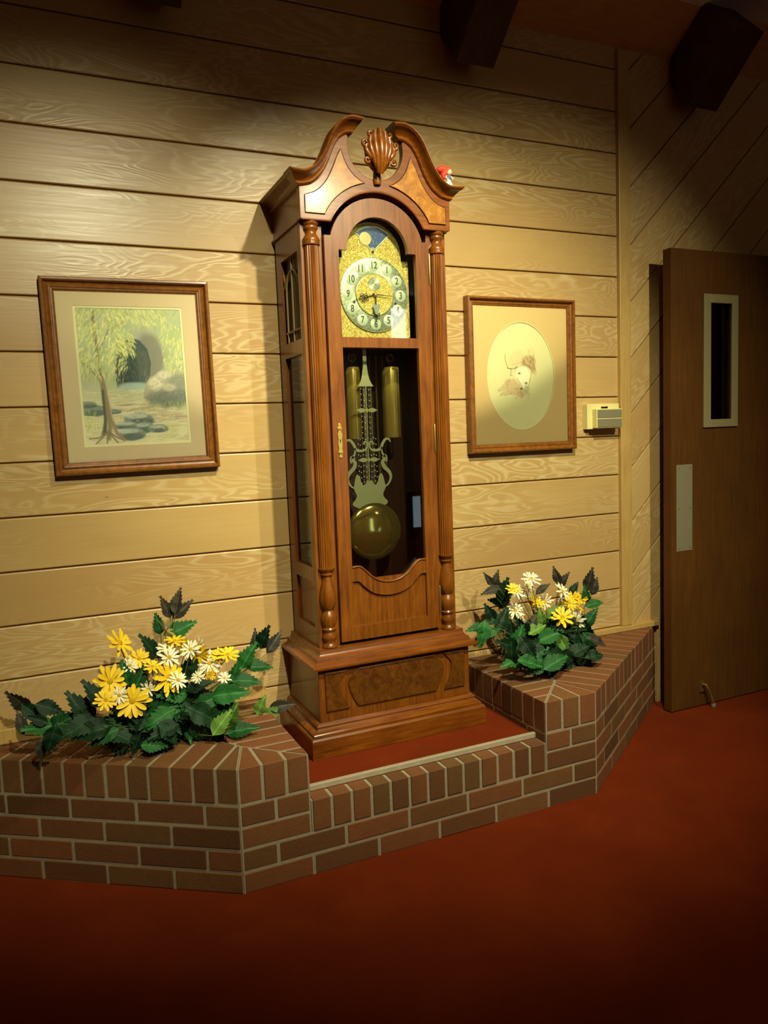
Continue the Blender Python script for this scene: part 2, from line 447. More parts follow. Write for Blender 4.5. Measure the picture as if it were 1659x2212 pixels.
wall = MB().box(-3.2, 2.40, 0.010, 0.12, 0.0, 3.2).build('wall_back', 'groove')
tag(wall, 'wall of pale horizontal wood boards behind the clock', kind='structure')
pl = MB().box(-2.79, 2.79, 0.0, 0.012, -(BW-0.0048)/2, (BW-0.0048)/2).build('plank', 'wall', wall, origin=(0, 0, 0), bevel=0.0035)
mesh_plank = pl.data
for i in range(17):
    zc = (i-8.5+0.0+9.29-0.0)*BW               # joints fall on (k + 9.29) modules
    o = pl if i == 0 else pl.copy()
    if i: COL.objects.link(o); o.parent = wall
    o.location = (-0.415, 0, zc)

wr = MB().box(2.36, 5.4, 0.010, 0.12, 0.0, 3.2).build('wall_right', 'groove')
tag(wr, 'wall of pale diagonal wood boards beside the door', kind='structure')
c45 = math.sqrt(0.5)
for i in range(-14, 17):
    zx = -0.588-0.2425*i                       # boards lie between Z-X = zx and zx-0.2425
    P = [(2.37, 0.0), (5.4, 0.0), (5.4, 3.15), (2.37, 3.15)]
    g = 0.0034
    P = clip(P, -1, 1, zx-g)                   # Z - X <= zx
    P = clip(P, 1, -1, -(zx-0.2425+g)) if P else P
    if len(P) < 3: continue
    cx = sum(p[0] for p in P)/len(P); cz = sum(p[1] for p in P)/len(P)
    # local frame: x along the board
    loc = [((p[0]-cx)*c45+(p[1]-cz)*c45, -(p[0]-cx)*c45+(p[1]-cz)*c45) for p in P]
    mb = MB().prism_xz(loc, 0.0, 0.012)
    o = mb.build('plank', 'wall', wr, origin=(0, 0, 0), bevel=0.0025)
    o.location = (cx, 0, cz); o.rotation_euler = (0, -math.pi/4, 0)

wl = MB().box(-3.3, -3.2, -6.6, 0.12, 0, 3.2).build('wall_left', 'room'); tag(wl, 'plain wall at the left end of the room', kind='structure')
wf = MB().box(5.4, 5.5, -6.6, 0.12, 0, 3.2).build('wall_far', 'room'); tag(wf, 'plain wall at the far right end of the room', kind='structure')
wb = MB().box(-3.3, 5.5, -6.7, -6.6, 0, 3.2).build('wall_front', 'room'); tag(wb, 'plain wall behind the viewer', kind='structure')
# daylit glazing in the wall behind the viewer (seen mirrored in the clock glass and pendulum)
def window(name, x0, x1, z0, z1, glow='daylight'):
    w = MB()
    w.box(x0-0.06, x0, -6.6, -6.55, z0-0.06, z1+0.06).box(x1, x1+0.06, -6.6, -6.55, z0-0.06, z1+0.06)
    w.box(x0, x1, -6.6, -6.55, z0-0.06, z0).box(x0, x1, -6.6, -6.55, z1, z1+0.06)
    f = w.build(name, 'cherry_dark'); tag(f, 'narrow daylit window in the wall behind the viewer', kind='structure')
    MB().box(x0, x1, -6.595, -6.585, z0, z1).build('pane', glow, f)
window('window_1', 2.98, 3.36, 0.25, 1.75)
window('window_2', 4.30, 4.48, 0.12, 0.52)
window('window_3', 4.09, 4.31, 2.44, 2.86, 'sky_bright')

# white ceiling, sloping wood strip along the wall and rafters
ceil = MB().box(-3.3, 5.5, -6.7, -0.175, 3.012, 3.11).build('ceiling', 'plaster')
tag(ceil, 'white plaster ceiling with a sloping wood edge and dark rafters', kind='structure')
MB().add([(-3.2, 0.01, 2.872), (5.4, 0.01, 2.872), (5.4, -0.19, 3.022), (-3.2, -0.19, 3.022),
          (-3.2, 0.01, 2.93), (5.4, 0.01, 2.93), (5.4, -0.19, 3.08), (-3.2, -0.19, 3.08)],
         [(3, 2, 1, 0), (4, 5, 6, 7), (0, 1, 5, 4), (1, 2, 6, 5), (2, 3, 7, 6), (3, 0, 4, 7)]).build('sloping_boards', 'deck', ceil)
for x0 in (-1.95, -0.80, 0.355, 1.503, 2.648, 3.80):
    yz = [(-0.002, 2.782), (-0.112, 2.640), (-0.350, 2.858), (-0.262, 2.952), (-0.205, 3.013), (-0.180, 3.013), (-0.002, 2.885)]
    b = MB(); n = len(yz)
    b.add([(x0, y, z) for y, z in yz]+[(x0+0.162, y, z) for y, z in yz],
          [tuple(range(n-1, -1, -1)), tuple(range(n, 2*n))]+[(i, (i+1) % n, n+(i+1) % n, n+i) for i in range(n)])
    b.build('beam', 'beam', ceil, bevel=0.003)

post = MB().box(2.345, 2.405, -0.020, 0.012, 0.395, 2.87).build('trim_1', 'post', bevel=0.003)
tag(post, 'pale vertical wood batten between horizontal and diagonal boards', kind='structure')
t2 = MB().box(2.02, 2.553, -0.030, 0.0, 0.372, 0.394).build('trim_2', 'post', bevel=0.002)
tag(t2, 'thin pale wood strip at the back of the right planter', kind='structure')
t3 = MB().box(-0.30, 0.684, -0.042, 0.0, 0.372, 0.420).build('trim_3', 'post', bevel=0.003)
tag(t3, 'pale wood batten at the back of the left planter', kind='structure')
t4 = MB().box(2.556, 2.575, -0.012, 0.0, 0.0, 0.40).build('trim_4', 'post', bevel=0.002)
tag(t4, 'narrow upright strip where the brick meets the wall', kind='structure')

# ------------------------------------------------------------------ door
door = MB()
dx0, dx1, dy0, dy1 = 2.505, 3.42, -0.150, -0.106
lx0, lx1, lz0, lz1 = 2.715, 2.875, 1.295, 1.828
door.box(dx0, lx0, dy0, dy1, 0.006, 2.036).box(lx1, dx1, dy0, dy1, 0.006, 2.036)
door.box(lx0, lx1, dy0, dy1, 0.006, lz0).box(lx0, lx1, dy0, dy1, lz1, 2.036)
door = door.build('door_1', 'door')
tag(door, 'open dark wood door with a narrow vertical window', kind='structure')
for yy in ((-0.160, -0.150), (-0.106, -0.096)):
    fr = MB()
    fr.box(2.690, 2.731, yy[0], yy[1], 1.272, 1.852).box(2.862, 2.897, yy[0], yy[1], 1.272, 1.852)
    fr.box(2.731, 2.862, yy[0], yy[1], 1.272, 1.307).box(2.731, 2.862, yy[0], yy[1], 1.814, 1.852)
    fr.build('window_frame', 'lite_frame', door, bevel=0.002)
MB().box(2.716, 2.874, -0.131, -0.126, 1.296, 1.827).build('pane', 'glass', door)
pp = MB().box(2.535, 2.628, -0.1525, -0.150, 0.731, 1.114).build('push_plate', 'alu', door, bevel=0.001)
pp['label'] = 'brushed metal push plate'
for sx in (2.550, 2.613):
    for sz in (0.745, 0.922, 1.100):
        MB().lathe([(0.0035, 0), (0.0035, 0.0008), (0.002, 0.0016)], (sx, -0.1525, sz), 'Y', 10).build('screw', 'brass_dull', pp)
ds = MB().box(2.672, 2.698, -0.158, -0.150, 0.070, 0.118).build('door_holder', 'brass_dull', door, bevel=0.001)
MB().tube([(2.686, -0.160, 0.108), (2.690, -0.172, 0.106), (2.70, -0.180, 0.085), (2.722, -0.186, 0.018)], [0.007, 0.008, 0.007, 0.008], 8).build('holder_arm', 'brass_dull', ds, smooth=50)
MB().lathe([(0.010, 0), (0.011, 0.008), (0.010, 0.016)], (2.723, -0.186, 0.002), 'Z', 12).build('rubber_tip', 'grey_plastic', ds)

# ------------------------------------------------------------------ brick planter
Q1 = (0.445, -0.588); Q2 = (1.715, -0.588); XL, XR = 0.657, 1.498
S = math.sin(math.radians(35)); Cc = math.cos(math.radians(35))
FACES = {                                       # start, direction, inward normal, length
    'L': (Q1, (-Cc, S), (S, Cc), 1.025), 'CL': (Q1, (1, 0), (0, 1), XL-Q1[0]), 'LI': ((XL, -0.588), (0, 1), (-1, 0), 0.588),
    'P': ((XL, -0.588), (1, 0), (0, 1), XR-XL), 'RI': ((XR, -0.588), (0, 1), (1, 0), 0.588),
    'CR': ((XR, -0.588), (1, 0), (0, 1), Q2[0]-XR), 'R': (Q2, (Cc, S), (-S, Cc), 1.025)}
MITRE = {'L': ['CL', 'LI'], 'CL': ['L', 'LI'], 'LI': ['CL', 'L'], 'P': [], 'RI': ['CR', 'R'], 'CR': ['RI', 'R'], 'R': ['CR', 'RI']}
planter = empty('brick_planter', (1.08, -0.3, 0.0))
tag(planter, 'low reddish brick planter with a lower step holding the clock', 'planter')
def face_poly(f, s0, s1, d0, d1, gap=0.0045):
    P, d, n, L = FACES[f]
    q = [(P[0]+d[0]*s+n[0]*t, P[1]+d[1]*s+n[1]*t) for s, t in ((s0, d0), (s1, d0), (s1, d1), (s0, d1))]
    for o in MITRE[f]:
        P2, _, n2, _ = FACES[o]
        nx, ny = n[0]-n2[0], n[1]-n2[1]
        rhs = P[0]*n[0]+P[1]*n[1]-P2[0]*n2[0]-P2[1]*n2[1]
        q = clip(q, nx, ny, rhs-gap*math.hypot(nx, ny))
        if len(q) < 3: return []
    q = clip(q, 0, 1, -0.003)
    return q
mortar = MB(); JT = 0.0105
def brick(f, s0, s1, z0, z1, depth, jitter=0.0012):
    j = random.uniform(-jitter, jitter)
    q = face_poly(f, s0+JT/2, s1-JT/2, j, depth)
    if len(q) < 3: return
    area = abs(sum(q[i][0]*q[(i+1) % len(q)][1]-q[(i+1) % len(q)][0]*q[i][1] for i in range(len(q))))/2
    if area < 2e-4: return
    cx = sum(p[0] for p in q)/len(q); cy = sum(p[1] for p in q)/len(q)
    MB().prism_xy(q, z0, z1, 0.0022).build('brick', 'brick', planter, origin=(cx, cy, (z0+z1)/2), bevel=0.0015)
COURSE = 0.0668
def courses(f, rows, start_half, top):
    L = FACES[f][3]
    for r in rows:
        z0 = r*COURSE+0.002; z1 = z0+COURSE-JT
        full = 0.2125
        s = -full/2 if (r % 2) == start_half else 0.0
        s = 0.0
        first = full/2 if (r % 2) == start_half else full
        while s < L-0.012:
            e = min(L, s+first); first = full
            if L-e < 0.03: e = L
            brick(f, s, e, z0, z1, 0.09); s = e
def cap(f, z0, z1, pitch, depth=0.19):
    L = FACES[f][3]; n = max(1, round(L/pitch)); p = L/n
    for i in range(n): brick(f, i*p, (i+1)*p, z0, z1, depth, 0.0018)
    return
H4 = 4*COURSE; TOP = 0.371; PT = 0.230
for f in ('L', 'R'): courses(f, range(4), 1, H4); cap(f, H4+0.002, TOP, 0.0685)
for f in ('CL', 'CR'): courses(f, range(2, 4), 1, H4); cap(f, H4+0.002, TOP, 0.071)
for f in ('LI', 'RI'):
    courses(f, range(3, 4), 1, H4); cap(f, H4+0.002, TOP, 0.0685)
# lower two courses run through the whole front under the step
FACES['F'] = (Q1, (1, 0), (0, 1), Q2[0]-Q1[0]); MITRE['F'] = ['L', 'R']
courses('F', range(0, 2), 1, 2*COURSE)
cap('P', 2*COURSE+0.002, PT, 0.0647)
for f, z in (('L', TOP), ('R', TOP), ('CL', TOP), ('CR', TOP), ('LI', TOP), ('RI', TOP), ('F', 2*COURSE), ('P', PT)):
    q = face_poly(f, 0.0, FACES[f][3], 0.0022, 0.186, -0.0005)
    if len(q) >= 3: mortar.prism_xy(q, 2*COURSE-0.0025 if f in ('CL', 'CR', 'P', 'LI', 'RI') else 0.0, z-0.0025)
mortar.build('mortar', 'mortar', planter)
st = MB().box(XL+0.004, XR-0.004, -0.42, -0.004, 0.0, PT-0.004).build('step_core', 'mortar', planter)
for poly in ([(-0.02, -0.03), (0.47, -0.03), (0.47, -0.36), (0.43, -0.37)], [(1.685, -0.03), (2.22, -0.03), (1.74, -0.365), (1.685, -0.36)]):
    MB().prism_xy(poly, 0.02, 0.315).build('soil', 'soil', planter)

cp = MB().box(XL+0.003, XR-0.003, -0.520, -0.003, PT+0.001, 0.243).build('platform_carpet', 'carpet', bevel=0.004)
tag(cp, 'rust red carpet piece on the brick step under the clock', 'carpet')
MB().box(XL+0.002, XR-0.002, -0.535, -0.520, PT+0.001, 0.249).build('edging_strip', 'strip', cp, bevel=0.002)['label'] = 'pale metal edging strip'

# ------------------------------------------------------------------ grandfather clock
X0 = 1.072; ZB = 0.243
clock = empty('grandfather_clock', (X0, -0.17, ZB))
tag(clock, 'tall cherry wood grandfather clock with broken arch top and brass pendulum', 'clock')
X = lambda pts: [(X0+u, z) for u, z in pts]
mir = lambda pts: [(-u, z) for u, z in pts][::-1]
yB = -0.004
# base
MB().loft_rect([(0.330, -0.365, ZB), (0.330, -0.365, 0.306), (0.326, -0.361, 0.313)], X0, yB).build('plinth', 'cherry_h', clock, bevel=0.002)
MB().loft_rect([(0.318, -0.353, 0.3135), (0.319, -0.354, 0.320), (0.313, -0.349, 0.327), (0.303, -0.341, 0.331), (0.300, -0.338, 0.337), (0.301, -0.339, 0.342), (0.296, -0.335, 0.350), (0.289, -0.3305, 0.352)], X0, yB).build('plinth_moulding', 'cherry_h', clock, smooth=35)
base = MB().box(X0-0.286, X0+0.286, -0.328, yB, 0.352, 0.533).build('base_cabinet', 'cherry', clock, bevel=0.002)
ctr = smooth_curve([(-0.142, 0.519), (-0.158, 0.508), (-0.178, 0.485), (-0.181, 0.460), (-0.172, 0.430), (-0.160, 0.405), (-0.148, 0.386)], 16)
lft = smooth_curve([(-0.181, 0.519), (-0.193, 0.505), (-0.209, 0.485), (-0.212, 0.460), (-0.203, 0.430), (-0.190, 0.405), (-0.180, 0.386)], 16)
pc = ctr+[(-p[0], p[1]) for p in ctr[::-1]]
MB().prism_xz(X(pc), -0.334, -0.327).build('burl_panel', 'burl_dark', base, bevel=0.004)
plf = [(-0.264, 0.519)]+lft+[(-0.264, 0.386)]
MB().prism_xz(X(plf), -0.334, -0.327).build('burl_panel', 'burl_dark', base, bevel=0.004)
MB().prism_xz(X(mir(plf)), -0.334, -0.327).build('burl_panel', 'burl_dark', base, bevel=0.004)
MB().loft_rect([(0.288, -0.330, 0.531), (0.308, -0.350, 0.534), (0.311, -0.352, 0.541), (0.309, -0.350, 0.547), (0.300, -0.342, 0.552), (0.291, -0.334, 0.555), (0.289, -0.332, 0.561), (0.287, -0.330, 0.566), (0.278, -0.322, 0.571), (0.273, -0.317, 0.579), (0.272, -0.316, 0.592)], X0, yB).build('base_moulding', 'cherry_h', clock, smooth=35)

# trunk carcass
ZT0, ZT1 = 0.592, 1.978; HW = 0.262
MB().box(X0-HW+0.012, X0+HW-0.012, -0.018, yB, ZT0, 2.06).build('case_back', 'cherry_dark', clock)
MB().box(X0-HW, X0-0.188, -0.286, -0.266, ZT0, ZT1).build('front_stile', 'cherry', clock, bevel=0.0015)
MB().box(X0+0.188, X0+HW, -0.286, -0.266, ZT0, ZT1).build('front_stile', 'cherry', clock, bevel=0.0015)
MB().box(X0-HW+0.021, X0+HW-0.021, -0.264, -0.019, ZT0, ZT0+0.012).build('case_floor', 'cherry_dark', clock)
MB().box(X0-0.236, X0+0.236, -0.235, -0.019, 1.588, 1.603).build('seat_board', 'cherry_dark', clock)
for sg in (-1, 1):
    xa, xb = sorted((X0+sg*HW, X0+sg*(HW-0.020)))
    sd = MB()
    sd.box(xa, xb, -0.2655, -0.250, ZT0, ZT1).box(xa, xb, -0.072, -0.0185, ZT0, ZT1)
    for z0, z1 in ((ZT0, 0.655), (0.812, 0.860), (1.567, 1.615), (1.893, ZT1)): sd.box(xa, xb, -0.250, -0.072, z0, z1)
    side = sd.build('side_frame', 'cherry', clock)
    xm = X0+sg*(HW-0.012)
    MB().box(xm-0.003, xm+0.003, -0.250, -0.072, 0.655, 0.812).build('side_panel', 'cherry', side)
    MB().box(xm-0.0015, xm+0.0015, -0.250, -0.072, 0.860, 1.567).build('side_pane', 'side_glass', side)
    MB().box(xm-sg*0.006-0.001, xm-sg*0.006+0.001, -0.250, -0.072, 1.615, 1.893).build('sound_cloth', 'black', side)
    # gothic lattice in the upper opening
    lt = MB()
    def bar(pts):
        lt.tube([(xm+sg*0.004, y, z) for y, z in pts], 0.0036, 6)
    yc, hw = -0.161, 0.088
    for yy in (yc-0.062, yc, yc+0.062): bar([(yy, 1.618), (yy, 1.80)])
    bar([(yc-hw, 1.652), (yc+hw, 1.652)])
    for a, b in ((yc-0.062, yc+0.0), (yc, yc+0.062)):
        pass
    bar([(yc-0.062+0.062*(1-math.cos(math.pi*i/10)), 1.79+0.062*math.sin(math.pi*i/10)) for i in range(11)])
    bar([(yc-hw+0.0, 1.85), (yc-0.062, 1.80)]); bar([(yc+hw, 1.85), (yc+0.062, 1.80)])
    bar([(yc, 1.80), (yc, 1.891)]); bar([(yc-hw, 1.80), (yc-0.04, 1.842)]); bar([(yc+hw, 1.80), (yc+0.04, 1.842)])
    lt.build('lattice', 'lattice', side, smooth=50)

# fluted columns with turned caps and feet
for sg in (-1, 1):
    c = (X0+sg*0.2265, -0.289, 0.0)
    sh = MB().lathe([(0.0245, 0.862), (0.0245, 1.898)], c, 'Z', 40, 0.10).build('column', 'cherry', clock)
    MB().lathe([(0.024, 1.899), (0.0275, 1.901), (0.0285, 1.905), (0.027, 1.910), (0.0285, 1.915), (0.0275, 1.921), (0.021, 1.930), (0.0175, 1.938), (0.018, 1.946), (0.022, 1.950), (0.0235, 1.956), (0.021, 1.961), (0.025, 1.964), (0.026, 1.970), (0.026, 1.974)], c, 'Z', 28).build('column_cap', 'cherry', sh, smooth=45)
    MB().lathe([(0.026, 0.594), (0.026, 0.600), (0.020, 0.606), (0.0185, 0.612), (0.024, 0.622), (0.026, 0.630), (0.021, 0.640), (0.0195, 0.646), (0.0235, 0.651), (0.0245, 0.656), (0.021, 0.661), (0.0245, 0.672), (0.0275, 0.688), (0.025, 0.704), (0.018, 0.714), (0.0165, 0.719), (0.021, 0.725), (0.0265, 0.740), (0.0285, 0.757), (0.0265, 0.780), (0.0205, 0.806), (0.0155, 0.826), (0.0145, 0.834), (0.021, 0.838), (0.0215, 0.842), (0.018, 0.845), (0.024, 0.853), (0.0285, 0.858), (0.0285, 0.862)], c, 'Z', 28).build('column_foot', 'cherry', sh, smooth=45)

# hood: side walls, frieze board with swan-neck top, roof
MB().box(X0-0.262, X0-0.240, -0.288, yB, 1.982, 2.073).box(X0+0.240, X0+0.262, -0.288, yB, 1.982, 2.073).box(X0-0.240, X0+0.240, -0.288, yB, 2.074, 2.090).build('hood_case', 'cherry_h', clock)
for sg in (-1, 1):
    a, b = sorted((X0+sg*0.2625, X0+sg*0.270))
    MB().box(a, b, -0.290, yB, 1.974, 1.982).build('hood_bead', 'cherry_h', clock, bevel=0.002)
top_h = [(0.050, 2.292), (0.091, 2.295), (0.122, 2.283), (0.149, 2.259), (0.168, 2.225), (0.186, 2.187), (0.205, 2.155), (0.226, 2.130), (0.258, 2.114), (0.307, 2.116)]
low_h = [(0.083, 2.249), (0.104, 2.246), (0.127, 2.230), (0.147, 2.200), (0.163, 2.163), (0.180, 2.130), (0.200, 2.104), (0.227, 2.084), (0.248, 2.077), (0.268, 2.073)]
NH = 34
TH = smooth_curve(top_h, NH); LH = smooth_curve(low_h, NH)
CZ = 1.893
def frieze_half():
    p = [(0.268, 1.976)]+[q for q in LH[::-1] if q[0] > 0.097]
    # finial cut-out circle
    ang0 = 15
    p += arc(0, 2.215, 0.098, ang0, -90, 20)
    q = [(-u, z) for u, z in p[::-1]]
    left = q
    a0 = math.degrees(math.atan2(1.976-CZ, 0.168))
    lower = arc(0, CZ, 0.188, 180-a0, a0, 40)
    poly = p+left[1:]+lower
    return poly
frz = MB().prism_xz(X(frieze_half()), -0.316, -0.289).build('pediment_board', 'cherry_h', clock, bevel=0.0018)
# raised burl panels
pa = smooth_curve([(0.240, 2.052), (0.215, 2.062), (0.190, 2.082), (0.170, 2.108), (0.153, 2.140), (0.137, 2.175), (0.124, 2.200)], 20)
pin = arc(0, 2.215, 0.122, -8, -62, 16)
a1, a2 = 33, 78
plo = arc(0, CZ, 0.214, a2, a1, 16)
pan = [(0.250, 1.995)]+[(0.250, 2.049)]+pa+pin[2:]+plo+[(0.186, 1.995)]
for pts in (pan, [(-u, z) for u, z in pan]):
    bp = MB().prism_xz(X(pts), -0.3195, -0.3165).build('burl_panel', 'burl', frz, bevel=0.0012)
    cx = sum(p[0] for p in pts)/len(pts); cz = sum(p[1] for p in pts)/len(pts)
    rim = pts+[pts[0]]
    MB().tube([(X0+u, -0.3185, z) for u, z in rim], 0.0016, 6).build('panel_bead', 'cherry_dark', frz, smooth=60)
# arch bead under the frieze
ab = [(0.262, 1.9765), (0.168, 1.9765)]+arc(0, CZ, 0.187, math.degrees(math.atan2(0.083, 0.168)), 180-math.degrees(math.atan2(0.083, 0.168)), 36)+[(-0.168, 1.9765), (-0.262, 1.9765)]
MB().tube([(X0+u, -0.313, z) for u, z in ab], 0.0042, 8).build('arch_bead', 'cherry_h', clock, smooth=60)
# swan-neck mouldings (profile swept between lower and upper edges), running back along the sides
PROF = [(0.0, -0.3165), (0.06, -0.3215), (0.14, -0.3245), (0.22, -0.323), (0.28, -0.3205), (0.38, -0.3220), (0.50, -0.3270), (0.62, -0.3350), (0.72, -0.3440), (0.76, -0.3500), (0.80, -0.3515), (0.86, -0.3555), (0.93, -0.3560), (1.0, -0.3530)]
for sg in (-1, 1):
    hm = MB(); k = len(PROF)+2; vs = []
    for j in range(NH):
        l, t = LH[j], TH[j]
        for f, y in PROF: vs.append((X0+sg*(l[0]+(t[0]-l[0])*f), y, l[1]+(t[1]-l[1])*f))
        vs.append((X0+sg*t[0], -0.285, t[1])); vs.append((X0+sg*l[0], -0.285, l[1]))
    fsx = []
    for j in range(NH-1):
        for i in range(k):
            a, b, c2, d = j*k+i, j*k+(i+1) % k, (j+1)*k+(i+1) % k, (j+1)*k+i
            fsx.append((a, b, c2, d) if sg > 0 else (d, c2, b, a))
    fsx += [tuple(range(k)) if sg < 0 else tuple(range(k-1, -1, -1)), tuple(range((NH-1)*k, NH*k)) if sg > 0 else tuple(range(NH*k-1, (NH-1)*k-1, -1))]
    hm.add(vs, fsx)
    hm.build('swan_neck_moulding', 'cherry_h', clock, smooth=40)
    sc = MB(); vs = []; l, t = LH[-1], TH[-1]
    for yy in (None, yB):
        for f, y in PROF: vs.append((X0+sg*(l[0]+(t[0]-l[0])*f*0+(0.0395*((-0.3165-y)/0.0395))), y if yy is None else yy, l[1]+(t[1]-l[1])*f) if False else (X0+sg*(l[0]+(-0.3165-y)*0.98), (y if yy is None else yy), l[1]+(t[1]-l[1])*f))
        vs.append((X0+sg*0.255, -0.300 if yy is None else yy, t[1])); vs.append((X0+sg*0.255, -0.300 if yy is None else yy, l[1]))
    n = k
    fsx = [((i+1) % n, i, n+i, n+(i+1) % n) if sg > 0 else (i, (i+1) % n, n+(i+1) % n, n+i) for i in range(n)]
    fsx += [tuple(range(n)), tuple(range(2*n-1, n-1, -1))]
    sc.add(vs, fsx).build('side_cornice', 'cherry_h', clock, smooth=40)

# carved acanthus finial
fin = empty('finial', (0, 0, 0)); fin.parent = clock
fin.location = (0, -0.165, 2.195-ZB)
def fpt(u, y, z): return (X0+u, -0.335-y, z)
rows = [(0.0, 2.127, 2.264, 0.0125), (0.0185, 2.131, 2.256, 0.0105), (0.035, 2.142, 2.238, 0.0095), (0.049, 2.158, 2.214, 0.0085)]
for i, (w, zb, zt, rr) in enumerate(rows):
    for sg in ((1,) if i == 0 else (-1, 1)):
        p = []; r = []
        for j in range(13):
            t = j/12
            u = sg*w*(math.sin(math.pi*(0.10+0.62*t))**0.8)*(0.62+0.42*t)/0.92
            y = 0.020*math.sin(math.pi*(0.1+0.8*t))*(1-0.18*i)+0.006
            if t > 0.8: y += 0.030*(t-0.8)
            p.append(fpt(u, y, zb+(zt-zb)*t)); r.append(rr*(0.45+0.55*math.sin(math.pi*(0.08+0.80*t))**0.7))
        MB().tube(p, r, 12).build('acanthus_lobe', 'cherry_h', fin, smooth=70)
for sg in (-1, 1):
    for (cu, cz, r0) in ((0.053, 2.216, 0.012), (0.047, 2.164, 0.009), (0.034, 2.246, 0.008)):
        p = []; r = []
        for j in range(15):
            a = math.radians(200+j*28); rr = r0*(1-j/19)
            p.append(fpt(sg*(cu+rr*math.cos(a)), 0.014+0.0006*j, cz+rr*math.sin(a))); r.append(0.0058-0.00018*j)
        MB().tube(p, r, 8).build('scroll', 'cherry_h', fin, smooth=70)
MB().ball((X0, -0.330, 2.194), 0.05, (0.92, 0.24, 1.22), 20, 14).build('cartouche', 'cherry_h', fin, smooth=70)
MB().lathe([(0.012, 2.10), (0.014, 2.112), (0.012, 2.145)], (X0, -0.318, 0), 'Z', 12).build('peg', 'cherry_h', fin, smooth=50)

# clock door
dr = MB()
YD0, YD1 = -0.303, -0.2865
a0 = math.degrees(math.acos(0.165/0.170))
up = [(-0.187, 1.615), (-0.187, 1.935), (-0.165, 1.935)]+arc(0, CZ, 0.170, 180-a0, a0, 36)+[(0.165, 1.935), (0.187, 1.935), (0.187, 1.615), (0.139, 1.615), (0.139, 1.893), (0.110, 1.893)]+arc(0, CZ, 0.110, 0, 180, 36)+[(-0.110, 1.893), (-0.139, 1.893), (-0.139, 1.615)]
dr.prism_xz(X(up), YD0, YD1)
dr.box(X0-0.187, X0-0.139, YD0, YD1, 0.605, 1.615).box(X0+0.139, X0+0.187, YD0, YD1, 0.605, 1.615)
dr.box(X0-0.139, X0+0.139, YD0, YD1, 1.582, 1.615).box(X0-0.139, X0+0.139, YD0, YD1, 0.605, 0.652)
sct = smooth_curve([(-0.139, 0.855), (-0.112, 0.855), (-0.092, 0.840), (-0.066, 0.815), (-0.034, 0.798), (0.0, 0.793), (0.034, 0.798), (0.066, 0.815), (0.092, 0.840), (0.112, 0.855), (0.139, 0.855)], 41)
scb = smooth_curve([(-0.139, 0.806), (-0.116, 0.804), (-0.099, 0.787), (-0.070, 0.763), (-0.036, 0.750), (0.0, 0.746), (0.036, 0.750), (0.070, 0.763), (0.099, 0.787), (0.116, 0.804), (0.139, 0.806)], 41)
dr.prism_xz(X(sct+scb[::-1]), YD0, YD1)
cdoor = dr.build('clock_door', 'cherry', clock, bevel=0.0025)
MB().box(X0-0.141, X0+0.141, -0.294, -0.289, 0.650, 0.81).build('door_panel', 'cherry', cdoor)
MB().prism_xz(X([(-0.142, 1.612), (-0.142, 1.896), (-0.112, 1.896)]+arc(0, CZ, 0.112, 180, 0, 24)+[(0.112, 1.896), (0.142, 1.896), (0.142, 1.612)]), -0.2905, -0.2885).build('dial_pane', 'glass', cdoor)
MB().prism_xz(X([(-0.141, 1.584), (0.141, 1.584)]+[(u, z-0.004) for u, z in sct[::-1]]), -0.2905, -0.2885).build('pendulum_pane', 'glass', cdoor)
# sight-edge beads round the two glazed openings
MB().tube([(X0+u, -0.3035, z) for u, z in sct], 0.0035, 8).build('scallop_bead', 'cherry', cdoor, smooth=60)
for z0, z1 in ((1.222, 1.336),):
    hp = smooth_curve([(0.0, z0), (0.006, z0+0.004), (0.004, z0+0.012), (0.0085, z0+0.020), (0.0055, z0+0.030), (0.008, z0+0.045), (0.0065, z0+0.060), (0.0085, z0+0.078), (0.005, z0+0.088), (0.0085, z0+0.098), (0.0045, z0+0.106), (0.005, z0+0.111), (0.0, z1)], 30)
    es = MB().prism_xz(X([(u-0.163, z) for u, z in hp]+[(-u-0.163, z) for u, z in hp[::-1][1:-1]]), -0.3065, YD0).build('escutcheon', 'brass', cdoor, bevel=0.001)
    MB().lathe([(0.0025, 0), (0.0025, 0.0006)], (X0-0.163, -0.3066, 1.281), 'Y', 10).box(X0-0.1642, X0-0.1618, -0.3071, -0.3066, 1.272, 1.281).build('keyhole', 'black', es)
    for zz in (1.240, 1.318): MB().ball((X0-0.163, -0.3065, zz), 0.005, (1, 0.7, 1), 10, 6).build('boss', 'brass', es, smooth=60)
for z0, z1 in ((1.80, 1.892), (1.230, 1.318), (0.66, 0.75)):
    MB().lathe([(0.0028, z0-0.006), (0.0045, z0), (0.0045, z1), (0.0028, z1+0.006)], (X0+0.190, -0.3035, 0), 'Z', 10).build('hinge', 'brass_dull', cdoor, smooth=50)

